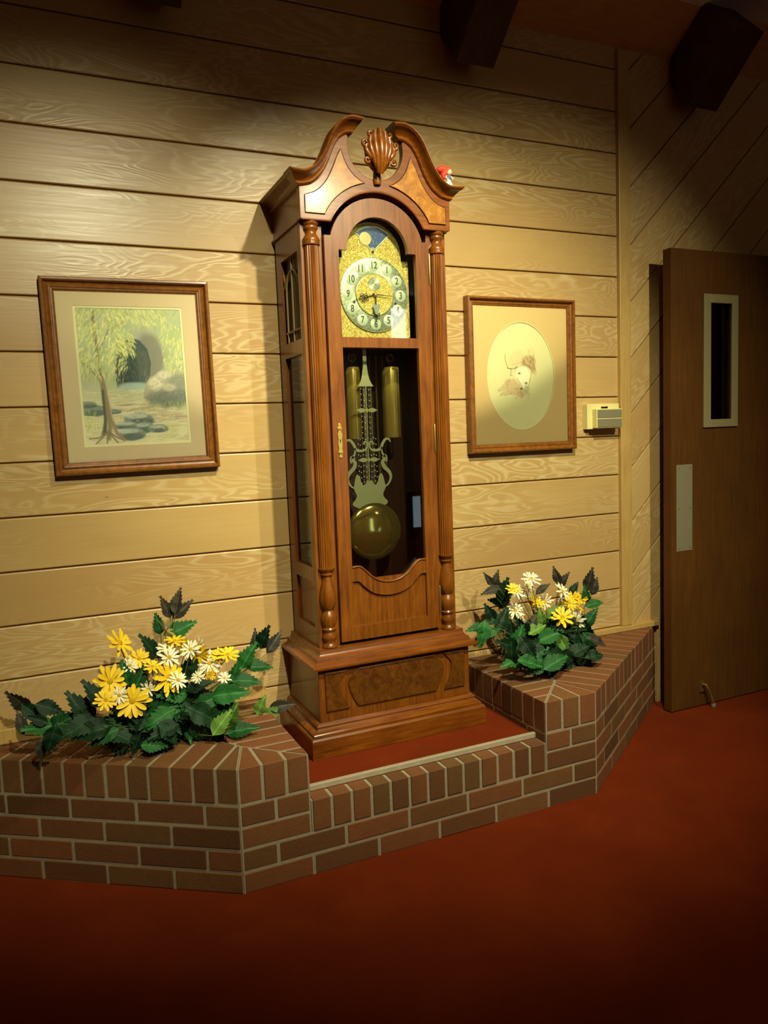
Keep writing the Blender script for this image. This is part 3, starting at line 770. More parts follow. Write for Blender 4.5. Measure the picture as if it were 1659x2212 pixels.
# dial
yd = -0.252; DZ = 1.763; DU = 0.004
plate = MB().prism_xz(X([(-0.134, 1.618), (0.134, 1.618), (0.134, 1.880), (0.108, 1.880), (0.108, 1.893)]+arc(0, CZ, 0.108, 0, 180, 36)+[(-0.108, 1.893), (-0.108, 1.880), (-0.134, 1.880)]), yd, yd+0.004).build('dial_plate', 'gold_plate', clock)
MB().lathe([(0.124, 0), (0.124, 0.0025), (0.1225, 0.0032), (0.07, 0.0032), (0.0695, 0.002)], (X0+DU, yd, DZ), 'Y', 64).build('chapter_ring', 'silver_ring', plate, smooth=30)
MB().lathe([(0.067, 0.0), (0.067, 0.0045), (0.064, 0.0052), (0.02, 0.0046)], (X0+DU, yd, DZ), 'Y', 48).build('centre_boss', 'gold_plate', plate, smooth=30)
MB().lathe([(0.0225, 0.004), (0.0225, 0.0058), (0.010, 0.0058), (0.0095, 0.0052)], (X0+DU-0.001, yd, DZ+0.036), 'Y', 32).build('seconds_dial', 'silver_ring', plate, smooth=30)
rg = MB()
def ring(mb, cu, cz, r, w, y, n=48):
    mb.tube([(X0+cu+r*math.cos(2*math.pi*i/n), y, cz+r*math.sin(2*math.pi*i/n)) for i in range(n+1)], w, 5)
ring(rg, DU, DZ, 0.1235, 0.0014, yd-0.003); ring(rg, DU, DZ, 0.068, 0.0016, yd-0.0045)
rg.build('ring_rims', 'satin_brass', plate, smooth=60)
RN = 0.0965
for k in range(1, 13):
    a = math.radians(90-30*k); cu, cz = DU+RN*math.cos(a), DZ+RN*math.sin(a)
    md = MB().lathe([(0.0195, 0.003), (0.0195, 0.0036), (0.0188, 0.0040)], (X0+cu, yd, cz), 'Y', 28)
    med = md.build('numeral_medallion', 'medallion', plate, smooth=30)
    cu_d = bpy.data.curves.new('numeral', 'FONT'); cu_d.body = str(k); cu_d.size = 0.032
    cu_d.align_x = 'CENTER'; cu_d.align_y = 'CENTER'; cu_d.extrude = 0.0003; cu_d.offset = 0.0005
    tmp = bpy.data.objects.new('tmp', cu_d); COL.objects.link(tmp)
    bpy.context.view_layer.update()
    me = bpy.data.meshes.new_from_object(tmp.evaluated_get(bpy.context.evaluated_depsgraph_get()))
    bpy.data.objects.remove(tmp)
    me.materials.clear(); me.materials.append(M['ink'])
    for v in me.vertices:
        x, y, z = v.co; v.co = (x*0.78+cu, -z+yd-0.0044+0.17, y+cz-ZB)
    no = bpy.data.objects.new('numeral', me); COL.objects.link(no); no.parent = plate
tk = MB()
for k in range(60):
    a = math.radians(6*k); r0, r1 = 0.1185, 0.122
    w = 0.0011 if k % 5 == 0 else 0.0005
    ca, sa = math.cos(a), math.sin(a)
    tk.prism_xz([(X0+DU+r0*ca-w*sa, DZ+r0*sa+w*ca), (X0+DU+r1*ca-w*sa, DZ+r1*sa+w*ca), (X0+DU+r1*ca+w*sa, DZ+r1*sa-w*ca), (X0+DU+r0*ca+w*sa, DZ+r0*sa-w*ca)], yd-0.0038, yd-0.003)
tk.build('minute_marks', 'ink', plate)
# moon-phase window in the arch
mo = (X0+DU, 1.905)
fan = arc(mo[0], mo[1], 0.084, 44, 136, 24)+[(mo[0]-0.012, mo[1]+0.012)]+arc(mo[0], mo[1], 0.012, 150, 30, 6)+[(mo[0]+0.012, mo[1]+0.012)]
MB().prism_xz(fan, yd-0.0012, yd+0.001).build('moon_dial', 'moon_blue', plate)
rim = fan+[fan[0]]
MB().tube([(x, yd-0.0015, z) for x, z in rim], 0.0016, 6).build('moon_dial_rim', 'ivory', plate, smooth=60)
mn = MB().lathe([(0.0215, 0.0012), (0.0215, 0.0018), (0.017, 0.0026), (0.004, 0.0028)], (X0-0.022, yd, 1.946), 'Y', 28).build('moon_disc', 'moon', plate, smooth=60)
md = MB()
for i in range(17):
    a = math.radians(50+i*5); md.prism_xz([(mo[0]+(0.078+dr_)*math.cos(a+da), mo[1]+(0.078+dr_)*math.sin(a+da)) for dr_, da in ((0, -0.018), (0.004, -0.018), (0.004, 0.018), (0, 0.018))], yd-0.0018, yd-0.0012)
for i in range(26):
    x, z = X0+random.uniform(-0.015, 0.05), random.uniform(1.93, 1.975)
    if abs(x-mo[0]) < (z-mo[1])*0.9: md.prism_xz([(x-0.0009, z), (x, z-0.0009), (x+0.0009, z), (x, z+0.0009)], yd-0.0018, yd-0.0012)
md.build('moon_dial_marks', 'ivory', plate)
for du, dz in ((-0.076, -0.026), (0.076, -0.026), (0.0, 0.142)): MB().lathe([(0.0042, 0.0), (0.0042, 0.0048)], (X0+DU+du, yd, DZ+dz), 'Y', 12).build('winding_hole', 'black', plate)
# hands: half past eight
def hand(name, ang, L, tail, y, deco):
    m = MB(); a = math.radians(ang); d = (math.cos(a), math.sin(a)); n = (-d[1], d[0])
    P = lambda s, t: (X0+DU+d[0]*s+n[0]*t, DZ+d[1]*s+n[1]*t)
    m.prism_xz([P(-tail, -0.0018), P(L*0.25, -0.0016), P(L, -0.0003), P(L, 0.0003), P(L*0.25, 0.0016), P(-tail, 0.0018)], y-0.0012, y)
    for c, r in deco:
        q = [P(c+r*math.cos(t), r*0.8*math.sin(t)) for t in [2*math.pi*i/20 for i in range(21)]]
        m.tube([(x, y-0.0006, z) for x, z in q], 0.0011, 6)
        for sg in (-1, 1):
            q = [P(c-0.002+0.006*math.cos(t), sg*(r*0.8+0.0035)+0.0035*math.sin(t)) for t in [2*math.pi*i/12 for i in range(13)]]
            m.tube([(x, y-0.0006, z) for x, z in q], 0.0009, 5)
    m.build(name, 'hand', plate, smooth=40)
hand('hour_hand', 195, 0.088, 0.0, yd-0.009, [(0.050, 0.009), (0.036, 0.006)])
hand('minute_hand', 270, 0.112, 0.0, yd-0.0115, [(0.062, 0.007), (0.078, 0.005)])
hand('seconds_hand', -4, 0.068, 0.012, yd-0.0125, [])
MB().lathe([(0.0075, 0.006), (0.0075, 0.012), (0.005, 0.0155), (0.001, 0.0165)], (X0+DU, yd, DZ), 'Y', 20).build('hand_hub', 'brass', plate, smooth=50)
MB().prism_xz([(X0+DU-0.0045, DZ-0.066), (X0+DU+0.0045, DZ-0.066), (X0+DU+0.013, DZ-0.036), (X0+DU, DZ-0.033), (X0+DU-0.013, DZ-0.036)], yd-0.0145, yd-0.0135).build('hand_shield', 'grey_metal', plate)

# pendulum
PU = -0.022; py = -0.205
pend = empty('pendulum', (0, 0, 0)); pend.parent = clock; pend.location = (PU, py+0.17, 1.587-ZB)
U = lambda pts: [(X0+PU+u, z) for u, z in pts]
MB().lathe([(0.099, -0.006), (0.101, -0.003), (0.101, 0.002), (0.098, 0.005), (0.085, 0.010), (0.06, 0.015), (0.03, 0.018), (0.004, 0.019)], (X0+PU+0.012, py, 0.957), 'Y', 56).build('bob', 'brass_bob', pend, smooth=35)
stem = smooth_curve([(-0.007, 1.60), (-0.007, 1.54), (-0.010, 1.510), (-0.014, 1.490), (-0.021, 1.474), (-0.030, 1.462)], 16)
MB().prism_xz(U(stem+[(-u, z) for u, z in stem[::-1]]), py-0.002, py).build('stem', 'satin_brass', pend)
for u in (-0.020, -0.010, 0.010, 0.020): MB().tube([(X0+PU+u, py, 1.462), (X0+PU+u, py, 1.12)], 0.0016, 6).build('rod', 'steel', pend, smooth=60)
MB().tube([(X0+PU, py-0.001, 1.462), (X0+PU, py-0.001, 1.12)], 0.0026, 8).build('centre_rod', 'satin_brass', pend, smooth=60)
for z in (1.380, 1.209):
    cb = MB()
    for sg in (-1, 1):
        e = smooth_curve([(0.003, z), (0.012, z+0.006), (0.024, z+0.0075), (0.034, z+0.003), (0.042, z)], 12)
        cb.prism_xz(U([(sg*u, q) for u, q in e]+[(sg*u, 2*z-q) for u, q in e[::-1][1:-1]]), py-0.004, py-0.002)
    cb.prism_xz(U([(0, z-0.011), (0.006, z), (0, z+0.011), (-0.006, z)]), py-0.005, py-0.002)
    cb.build('cross_bar', 'satin_brass', pend)
ly = MB()
for sg in (-1, 1):
    c = smooth_curve([(0.004, 1.256), (0.006, 1.270), (0.014, 1.272), (0.017, 1.262)], 12)
    ly.ribbon(U([(sg*u, z) for u, z in c]), 0.005, py-0.004, py-0.002)
    c = smooth_curve([(0.004, 1.256), (0.012, 1.244), (0.030, 1.241), (0.046, 1.246), (0.054, 1.262), (0.066, 1.278), (0.080, 1.278), (0.084, 1.268)], 24)
    ly.ribbon(U([(sg*u, z) for u, z in c]), [0.004+0.006*math.sin(math.pi*i/23) for i in range(24)], py-0.004, py-0.002)
    c = smooth_curve([(0.050, 1.252), (0.052, 1.232), (0.062, 1.214), (0.052, 1.200), (0.058, 1.182), (0.076, 1.164), (0.082, 1.144), (0.072, 1.122), (0.058, 1.112), (0.056, 1.104)], 30)
    ly.ribbon(U([(sg*u, z) for u, z in c]), [0.005+0.009*math.sin(math.pi*min(1, i/26))**2 for i in range(30)], py-0.004, py-0.002)
    ly.ribbon(U([(sg*u, z) for u, z in smooth_curve([(0.052, 1.214), (0.064, 1.222), (0.068, 1.212), (0.066, 1.200)], 10)]), 0.007, py-0.004, py-0.002)
lo = smooth_curve([(0.0, 1.132), (0.008, 1.138), (0.014, 1.128), (0.022, 1.120), (0.032, 1.132), (0.036, 1.150), (0.046, 1.160), (0.052, 1.150), (0.056, 1.135), (0.060, 1.112), (0.055, 1.098), (0.050, 1.086), (0.056, 1.072), (0.066, 1.062), (0.064, 1.052), (0.040, 1.040)], 44)
ly.prism_xz(U(lo+[(-u, z) for u, z in lo[::-1]]), py-0.003, py-0.001)
ly.build('lyre', 'satin_brass', pend)
bd = MB()
for i, u in enumerate((-0.034, -0.026, -0.015, -0.005, 0.005, 0.015, 0.026, 0.034)):
    zz = 1.455-0.004*(i % 2)
    while zz > 1.125:
        if abs(u) < 0.02 or zz < 1.29: bd.lathe([(0.0002, -0.0026), (0.0024, 0), (0.0002, 0.0026)], (X0+PU+u, py+0.006, zz), 'Z', 5)
        zz -= 0.019
tag(bd.build('bead_strings', 'ivory', pend), kind='stuff')
for wu, wy, r in ((-0.046, -0.150, 0.027), (0.100, -0.150, 0.031)):
    w = MB().lathe([(r*0.3, 1.283), (r*0.96, 1.283), (r, 1.288), (r, 1.527), (r*0.96, 1.532), (r*0.3, 1.533)], (X0+wu, wy, 0), 'Z', 32).build('weight', 'brass', clock, smooth=40)
    MB().tube([(X0+wu, wy, 1.533), (X0+wu, wy, 1.588)], 0.0015, 6).build('weight_hook', 'steel', w, smooth=60)
    pul = MB(); ring_pts = [(X0+wu+0.013*math.cos(2*math.pi*i/20), wy, 1.566+0.013*math.sin(2*math.pi*i/20)) for i in range(21)]
    pul.tube(ring_pts, 0.003, 6).build('pulley', 'brass_dull', w, smooth=60)
for i in range(5):
    u = 0.04+i*0.026
    MB().lathe([(0.006, 1.02+0.05*i), (0.0065, 1.03+0.05*i), (0.0065, 1.585)], (X0+u, -0.045, 0), 'Z', 12).build('chime_tube', 'brass_dull', clock, smooth=40)

# ------------------------------------------------------------------ pictures
def to_lin(a):
    a = np.clip(a, 0, 1)
    return np.where(a <= 0.04045, a/12.92, ((a+0.055)/1.055)**2.4)
def vnoise(h, w, fy, fx, rng):
    gy, gx = int(fy)+2, int(fx)+2
    g = rng.random((gy, gx)); y = np.linspace(0, fy, h); x = np.linspace(0, fx, w)
    yi, xi = y.astype(int), x.astype(int); yf, xf = (y-yi)[:, None], (x-xi)[None, :]
    yf = yf*yf*(3-2*yf); xf = xf*xf*(3-2*xf)
    a = g[yi][:, xi]; b = g[yi][:, xi+1]; c = g[yi+1][:, xi]; d = g[yi+1][:, xi+1]
    return a*(1-yf)*(1-xf)+b*(1-yf)*xf+c*yf*(1-xf)+d*yf*xf
class Canvas:
    def __init__(s, h, w, asp, col, seed):
        s.h, s.w = h, w; s.a = np.ones((h, w, 3))*np.array(col)/255.; s.rng = np.random.default_rng(seed)
        s.Y, s.X = np.meshgrid(np.linspace(0, 1, h), np.linspace(0, 1, w), indexing='ij'); s.asp = asp
    def blend(s, m, col):
        m = np.clip(m, 0, 1)[..., None]; s.a = s.a*(1-m)+np.array(col)/255.*m
    def blob(s, cx, cy, rx, ry, col, soft=0.15, op=1.0, rough=0.15):
        n = vnoise(s.h, s.w, 18, 14, s.rng)-0.5
        d = np.sqrt(((s.X-cx)/rx)**2+((s.Y-cy)/ry)**2)+n*rough
        s.blend(op*np.clip((1-d)/soft+0.5, 0, 1), col)
    def poly(s, pts, col, soft=0.006, op=1.0):
        inside = np.zeros((s.h, s.w), bool); n = len(pts)
        for i in range(n):
            (x1, y1), (x2, y2) = pts[i], pts[(i+1) % n]
            if y1 == y2: continue
            c = ((y1 > s.Y) != (y2 > s.Y)) & (s.X < (x2-x1)*(s.Y-y1)/(y2-y1)+x1)
            inside ^= c
        s.blend(inside*op, col)
    def line(s, pts, w, col, op=1.0):
        d = np.full((s.h, s.w), 9.0)
        for (x1, y1), (x2, y2) in zip(pts[:-1], pts[1:]):
            dx, dy = x2-x1, (y2-y1)*s.asp; L = dx*dx+dy*dy+1e-9
            t = np.clip(((s.X-x1)*dx+(s.Y-y1)*s.asp*dy)/L, 0, 1)
            d = np.minimum(d, np.hypot(s.X-x1-t*dx, (s.Y-y1)*s.asp-t*dy))
        s.blend(op*np.clip((w-d)/(w*0.7), 0, 1), col)
    def strokes(s, n, reg, L, ang, cols, w=0.008, op=0.6, jitter=25):
        x0, x1, y0, y1 = reg
        for _ in range(n):
            x, y = s.rng.uniform(x0, x1), s.rng.uniform(y0, y1)
            a = math.radians(ang+s.rng.uniform(-jitter, jitter)); l = L*s.rng.uniform(0.5, 1.3)
            ix0 = int(max(0, (min(x, x+l*math.cos(a))-w*2)*s.w)); ix1 = int(min(s.w, (max(x, x+l*math.cos(a))+w*2)*s.w+1))
            iy0 = int(max(0, (min(y, y-l*math.sin(a)/s.asp)-w*2)*s.h)); iy1 = int(min(s.h, (max(y, y-l*math.sin(a)/s.asp)+w*2)*s.h+1))
            if ix1 <= ix0 or iy1 <= iy0: continue
            X, Y = s.X[iy0:iy1, ix0:ix1], s.Y[iy0:iy1, ix0:ix1]
            dx, dy = l*math.cos(a), -l*math.sin(a); LL = dx*dx+dy*dy
            t = np.clip(((X-x)*dx+(Y-y)*s.asp*dy)/LL, 0, 1)
            d = np.hypot(X-x-t*dx, (Y-y)*s.asp-t*dy)
            c = np.array(cols[s.rng.integers(len(cols))])/255.
            m = (op*np.clip((w*(1-0.6*t)-d)/(w*0.5), 0, 1))[..., None]
            s.a[iy0:iy1, ix0:ix1] = s.a[iy0:iy1, ix0:ix1]*(1-m)+c*m

def paint_landscape():
    c = Canvas(290, 220, 1.32, (166, 172, 122), 5)
    n = vnoise(c.h, c.w, 7, 5, c.rng)
    c.blend(n*0.6, (136, 152, 120)); c.blend(np.clip((c.Y-0.52)*5, 0, 1), (196, 190, 140))
    c.strokes(500, (0, 1, 0, 0.5), 0.07, 250, [(190, 188, 112), (150, 164, 100), (128, 150, 118), (170, 180, 120)], 0.01, 0.5)
    c.blob(0.62, 0.40, 0.20, 0.23, (140, 144, 124), 0.3, 0.9)
    c.blob(0.66, 0.36, 0.14, 0.17, (116, 112, 92), 0.3, 0.7)
    c.poly([(0.335, 0.58), (0.33, 0.45), (0.36, 0.33), (0.42, 0.25), (0.50, 0.215), (0.58, 0.235), (0.65, 0.30), (0.675, 0.40), (0.655, 0.50), (0.62, 0.57), (0.50, 0.555)], (62, 80, 72))
    c.blob(0.44, 0.42, 0.10, 0.14, (44, 58, 54), 0.5, 0.85); c.blob(0.60, 0.42, 0.06, 0.12, (96, 92, 72), 0.5, 0.5)
    c.strokes(160, (0.36, 0.64, 0.25, 0.52), 0.05, 265, [(66, 84, 76), (84, 100, 90), (92, 90, 70), (56, 72, 62)], 0.008, 0.5)
    c.blob(0.50, 0.575, 0.17, 0.03, (150, 174, 158), 0.5, 0.9)
    # ground bands
    c.strokes(420, (0, 1, 0.60, 1.0), 0.12, 4, [(204, 192, 138), (184, 178, 122), (176, 150, 112), (194, 200, 146), (168, 170, 116), (206, 200, 158)], 0.008, 0.6, 6)
    c.strokes(60, (0.3, 1, 0.70, 0.85), 0.14, 3, [(150, 116, 90), (160, 128, 104)], 0.007, 0.6, 5)
    # boulder
    B = [(0.575, 0.66), (0.60, 0.58), (0.645, 0.515), (0.70, 0.495), (0.76, 0.46), (0.85, 0.44), (0.92, 0.455), (1.01, 0.47), (1.01, 0.70), (0.92, 0.725), (0.80, 0.735), (0.68, 0.71)]
    c.poly(B, (160, 152, 122))
    c.blob(0.86, 0.66, 0.22, 0.07, (96, 108, 96), 0.6, 0.9, 0.4); c.blob(0.92, 0.54, 0.10, 0.06, (116, 122, 104), 0.6, 0.7, 0.5); c.blob(0.70, 0.555, 0.07, 0.05, (200, 190, 154), 0.6, 0.85, 0.4); c.blob(0.84, 0.585, 0.06, 0.03, (188, 176, 136), 0.6, 0.7, 0.5); c.blob(0.80, 0.49, 0.08, 0.03, (196, 188, 156), 0.6, 0.8, 0.4)
    c.strokes(160, (0.60, 0.99, 0.49, 0.70), 0.04, 30, [(160, 158, 120), (116, 126, 100), (132, 138, 108)], 0.007, 0.4, 60)
    c.strokes(70, (0.58, 1.0, 0.70, 0.75), 0.04, 80, [(136, 146, 76), (160, 164, 88)], 0.006, 0.6)
    # lower rocks
    for (x, y, rx, ry, hi) in ((0.10, 0.745, 0.12, 0.040, 0), (0.28, 0.755, 0.08, 0.020, 0), (0.04, 0.70, 0.08, 0.025, 0), (0.52, 0.815, 0.13, 0.050, 1), (0.38, 0.862, 0.12, 0.030, 1), (0.57, 0.88, 0.08, 0.040, 1), (0.70, 0.893, 0.09, 0.032, 1), (0.44, 0.925, 0.14, 0.048, 1)):
        c.blob(x, y, rx, ry, (112, 128, 112), 0.12, 0.95, 0.35); c.blob(x+0.01, y+ry*0.45, rx*0.9, ry*0.5, (72, 92, 86), 0.5, 0.85, 0.4)
        if hi: c.blob(x-0.02, y-ry*0.45, rx*0.8, ry*0.38, (178, 184, 160), 0.5, 0.85, 0.4)
        c.strokes(26, (x-rx*0.8, x+rx*0.6, y-ry*0.7, y+ry*0.6), 0.03, 8, [(150, 160, 140), (84, 104, 96), (124, 140, 124)], 0.005, 0.5, 20)
    # willow trunk and roots
    c.line([(0.16, 0.0), (0.17, 0.20), (0.18, 0.38), (0.20, 0.52), (0.20, 0.66), (0.21, 0.80), (0.17, 0.92)], 0.022, (112, 96, 66))
    c.line([(0.20, 0.52), (0.235, 0.68), (0.26, 0.82), (0.30, 0.92), (0.36, 0.965)], 0.024, (150, 122, 84))
    c.line([(0.205, 0.55), (0.225, 0.72), (0.24, 0.86), (0.22, 0.95)], 0.034, (136, 120, 82))
    c.line([(0.20, 0.60), (0.20, 0.84), (0.19, 0.92)], 0.016, (76, 84, 62)); c.line([(0.24, 0.62), (0.27, 0.82)], 0.007, (186, 154, 116))
    for e in ((0.04, 0.95), (0.10, 0.985), (0.20, 0.985), (0.30, 0.985), (0.36, 0.97)): c.line([(0.22, 0.90), ((0.22+e[0])/2, 0.945), e], 0.010, (124, 110, 74))
    c.line([(0.20, 0.55), (0.10, 0.44), (0.03, 0.40)], 0.007, (116, 98, 70)); c.line([(0.18, 0.34), (0.30, 0.16), (0.45, 0.10)], 0.007, (120, 104, 72))
    # hanging foliage
    cols = [(206, 200, 104), (188, 190, 92), (164, 176, 88), (216, 206, 124), (142, 160, 84)]
    c.strokes(620, (0.0, 0.45, 0.0, 0.45), 0.055, 245, cols, 0.007, 0.75); c.strokes(160, (0.36, 0.52, 0.18, 0.34), 0.05, 300, cols, 0.007, 0.8)
    c.strokes(260, (0.30, 0.85, 0.0, 0.12), 0.05, 300, cols, 0.007, 0.7); c.strokes(260, (0.80, 1.0, 0.12, 0.46), 0.05, 255, cols+[(150, 172, 96)], 0.007, 0.7)
    c.strokes(120, (0.02, 0.40, 0.40, 0.52), 0.05, 265, cols, 0.006, 0.65); c.strokes(60, (0.0, 0.14, 0.74, 0.9), 0.04, 265, [(180, 186, 92), (150, 164, 80)], 0.006, 0.6)
    c.strokes(60, (0.75, 0.9, 0.86, 0.95), 0.03, 250, [(180, 180, 96)], 0.006, 0.6)
    g = c.a.mean(axis=2, keepdims=True); c.a = c.a*0.74+g*0.26; c.a = np.clip((c.a-0.5)*1.12+0.5, 0, 1)*np.array([1.02, 0.99, 1.04])
    return np.clip((c.a*0.88+np.array([204, 200, 182])/255*0.14)*1.12, 0, 1)
def paint_drawing():
    c = Canvas(290, 220, 1.33, (222, 212, 162), 9)
    n = vnoise(c.h, c.w, 60, 46, c.rng); c.blend(n*0.08, (200, 186, 134))
    tan = (192, 158, 108); br = (130, 96, 62); dk = (96, 72, 50); pk = (206, 176, 134)
    # bowed head above a small lamb
    c.blob(0.45, 0.36, 0.13, 0.09, (214, 196, 146), 0.6, 0.6)
    c.blob(0.60, 0.40, 0.10, 0.07, tan, 0.7, 0.5)
    c.strokes(150, (0.52, 0.70, 0.31, 0.46), 0.07, 290, [br, tan, (160, 124, 84), (178, 140, 96)], 0.006, 0.45, 30)
    c.strokes(40, (0.60, 0.70, 0.24, 0.36), 0.06, 250, [tan, (200, 178, 130)], 0.005, 0.4)
    c.line([(0.275, 0.31), (0.28, 0.36), (0.30, 0.40), (0.31, 0.43)], 0.006, br, 0.7)
    c.line([(0.31, 0.425), (0.35, 0.435), (0.38, 0.43)], 0.007, dk, 0.8); c.line([(0.40, 0.435), (0.45, 0.415)], 0.008, dk, 0.8)
    c.line([(0.36, 0.44), (0.35, 0.475), (0.345, 0.49), (0.37, 0.495)], 0.006, br, 0.6)
    c.line([(0.36, 0.40), (0.44, 0.385), (0.52, 0.37)], 0.006, tan, 0.5)
    c.line([(0.68, 0.40), (0.66, 0.46), (0.63, 0.52), (0.61, 0.585)], 0.006, br, 0.6)
    # lamb
    c.blob(0.53, 0.48, 0.115, 0.075, (234, 228, 190), 0.2, 0.95, 0.05); c.blob(0.55, 0.55, 0.065, 0.055, (234, 228, 190), 0.2, 0.95, 0.05)
    c.line([(0.41, 0.46), (0.45, 0.42), (0.53, 0.405), (0.60, 0.43), (0.64, 0.48), (0.63, 0.54)], 0.004, tan, 0.6)
    c.blob(0.475, 0.475, 0.018, 0.008, dk, 0.4, 0.9); c.line([(0.44, 0.52), (0.48, 0.56), (0.52, 0.59)], 0.005, br, 0.6)
    c.blob(0.57, 0.565, 0.022, 0.012, br, 0.5, 0.7); c.line([(0.55, 0.59), (0.58, 0.60), (0.60, 0.585)], 0.005, br, 0.7)
    # hand cradling it
    c.poly([(0.28, 0.53), (0.40, 0.525), (0.45, 0.56), (0.52, 0.60), (0.58, 0.66), (0.50, 0.70), (0.44, 0.675), (0.34, 0.665), (0.29, 0.63)], pk, op=0.8)
    for a, b in (((0.34, 0.53), (0.27, 0.56)), ((0.31, 0.56), (0.22, 0.60)), ((0.30, 0.595), (0.17, 0.625)), ((0.31, 0.625), (0.20, 0.665)), ((0.36, 0.645), (0.25, 0.66))):
        c.line([a, ((a[0]+b[0])/2, (a[1]+b[1])/2-0.008), b], 0.016, pk, 0.8); c.line([(a[0], a[1]+0.012), (b[0], b[1]+0.012)], 0.005, br, 0.65)
    c.strokes(60, (0.40, 0.60, 0.60, 0.70), 0.05, 320, [tan, br, (196, 172, 126)], 0.005, 0.4)
    c.blob(0.50, 0.615, 0.02, 0.012, dk, 0.5, 0.7); c.blob(0.58, 0.62, 0.04, 0.03, (150, 160, 130), 0.7, 0.5)
    return c.a
def painted_sheet(name, img, x0, x1, z0, z1, y, parent, oval=False):
    h, w, _ = img.shape
    xs = np.linspace(x0, x1, w); zs = np.linspace(z1, z0, h)
    vs = [(float(x), y, float(z)) for z in zs for x in xs]
    fs = [(r*w+i, (r+1)*w+i, (r+1)*w+i+1, r*w+i+1) for r in range(h-1) for i in range(w-1)]
    m = MB(); m.v = vs; m.f = fs
    o = m.build(name, 'paint', parent)
    at = o.data.color_attributes.new('paint', 'FLOAT_COLOR', 'POINT')
    rgba = np.ones((h*w, 4), np.float32); rgba[:, :3] = to_lin(img.reshape(-1, 3))
    at.data.foreach_set('color', rgba.ravel())
    return o
def frame_mesh(x0, x1, z0, z1, prof):
    # prof: (inset from outer edge, y) swept round the rectangle with mitred corners
    m = MB(); k = len(prof); vs = []
    for sx, sz in ((0, 0), (1, 0), (1, 1), (0, 1)):
        for d, y in prof:
            vs.append(((x1-d) if sx else (x0+d), y, (z1-d) if sz else (z0+d)))
    fs = []
    for c in range(4):
        n = (c+1) % 4
        for i in range(k):
            fs.append((c*k+i, n*k+i, n*k+(i+1) % k, c*k+(i+1) % k))
    return m.add(vs, fs)
def picture(label, x0, x1, z0, z1, prof, rot):
    cx, cz = (x0+x1)/2, (z0+z1)/2
    root = empty('framed_picture', (cx, 0, cz)); tag(root, label, 'picture')
    frame_mesh(x0, x1, z0, z1, prof).build('frame', 'frame', root)
    d = prof[-2][0] if False else max(p[0] for p in prof)
    MB().box(x0+0.012, x1-0.012, -0.010, -0.003, z0+0.012, z1-0.012).build('backing', 'mat_taupe', root)
    return root, d
P1 = [(0.0, -0.002), (0.0, -0.032), (0.003, -0.037), (0.009, -0.038), (0.012, -0.034), (0.014, -0.024), (0.020, -0.021), (0.027, -0.026), (0.030, -0.0255), (0.032, -0.022), (0.036, -0.0215), (0.039, -0.017), (0.042, -0.016), (0.042, -0.002)]
pic, d = picture('wood framed pastel painting of a willow, boulder and dark cave mouth', 0.047, 0.567, 1.204, 1.824, P1, 0)
sx0, sx1, sz0, sz1 = 0.047+0.042+0.050, 0.567-0.042-0.047, 1.204+0.042+0.046, 1.824-0.042-0.043
mt = MB()
def rect_mat(mb, x0, x1, z0, z1, a0, a1, b0, b1, y0, y1):
    mb.box(x0, a0, y0, y1, z0, z1).box(a1, x1, y0, y1, z0, z1).box(a0, a1, y0, y1, z0, b0).box(a0, a1, y0, y1, b1, z1)
rect_mat(mt, 0.080, 0.534, 1.238, 1.790, sx0, sx1, sz0, sz1, -0.0155, -0.0135)
mt.build('mat', 'mat_taupe', pic)
m2 = MB(); rect_mat(m2, sx0-0.01, sx1+0.01, sz0-0.01, sz1+0.01, sx0+0.007, sx1-0.007, sz0+0.007, sz1-0.007, -0.0134, -0.0120)
m2.build('inner_mat', 'mat_cream', pic)
painted_sheet('painting', paint_landscape(), sx0+0.004, sx1-0.004, sz0+0.004, sz1-0.004, -0.0115, pic)
MB().add([(0.080, -0.0176, 1.238), (0.534, -0.0176, 1.238), (0.534, -0.0176, 1.790), (0.080, -0.0176, 1.790)], [(0, 1, 2, 3)]).build('glass', 'glass', pic)
pic.rotation_euler = (0, math.radians(-0.6), 0)

P2 = [(0.0, -0.002), (0.0, -0.032), (0.003, -0.036), (0.008, -0.037), (0.011, -0.033), (0.013, -0.024), (0.018, -0.021), (0.024, -0.023), (0.027, -0.020), (0.031, -0.0195), (0.034, -0.016), (0.034, -0.002)]
pic2, d = picture('wood framed drawing in an oval tan mat beside the thermostat', 1.571, 2.092, 1.205, 1.823, P2, 0)
ocx, ocz, oa, ob = 1.829, 1.512, 0.164, 0.217
n = 72; ell = [(ocx+oa*math.cos(2*math.pi*i/n), ocz+ob*math.sin(2*math.pi*i/n)) for i in range(n)]
bx0, bx1, bz0, bz1 = 1.600, 2.063, 1.234, 1.794
def to_rect(p):
    dx, dz = p[0]-ocx, p[1]-ocz; s = 9
    if abs(dx) > 1e-9: s = min(s, ((bx1 if dx > 0 else bx0)-ocx)/dx)
    if abs(dz) > 1e-9: s = min(s, ((bz1 if dz > 0 else bz0)-ocz)/dz)
    return (ocx+dx*s, ocz+dz*s)
for corner in ((bx0, bz0), (bx1, bz0), (bx1, bz1), (bx0, bz1)):    # snap the nearest ray to each corner
    i = min(range(n), key=lambda q: math.hypot(to_rect(ell[q])[0]-corner[0], to_rect(ell[q])[1]-corner[1]))
    ell[i] = ell[i]
out = [to_rect(p) for p in ell]
for corner in ((bx0, bz0), (bx1, bz0), (bx1, bz1), (bx0, bz1)):
    i = min(range(n), key=lambda q: math.hypot(out[q][0]-corner[0], out[q][1]-corner[1])); out[i] = corner
om = MB(); vs = []
for p, q in zip(ell, out): vs += [(p[0], -0.0155, p[1]), (q[0], -0.0155, q[1]), (p[0], -0.0130, p[1])]
fs = []
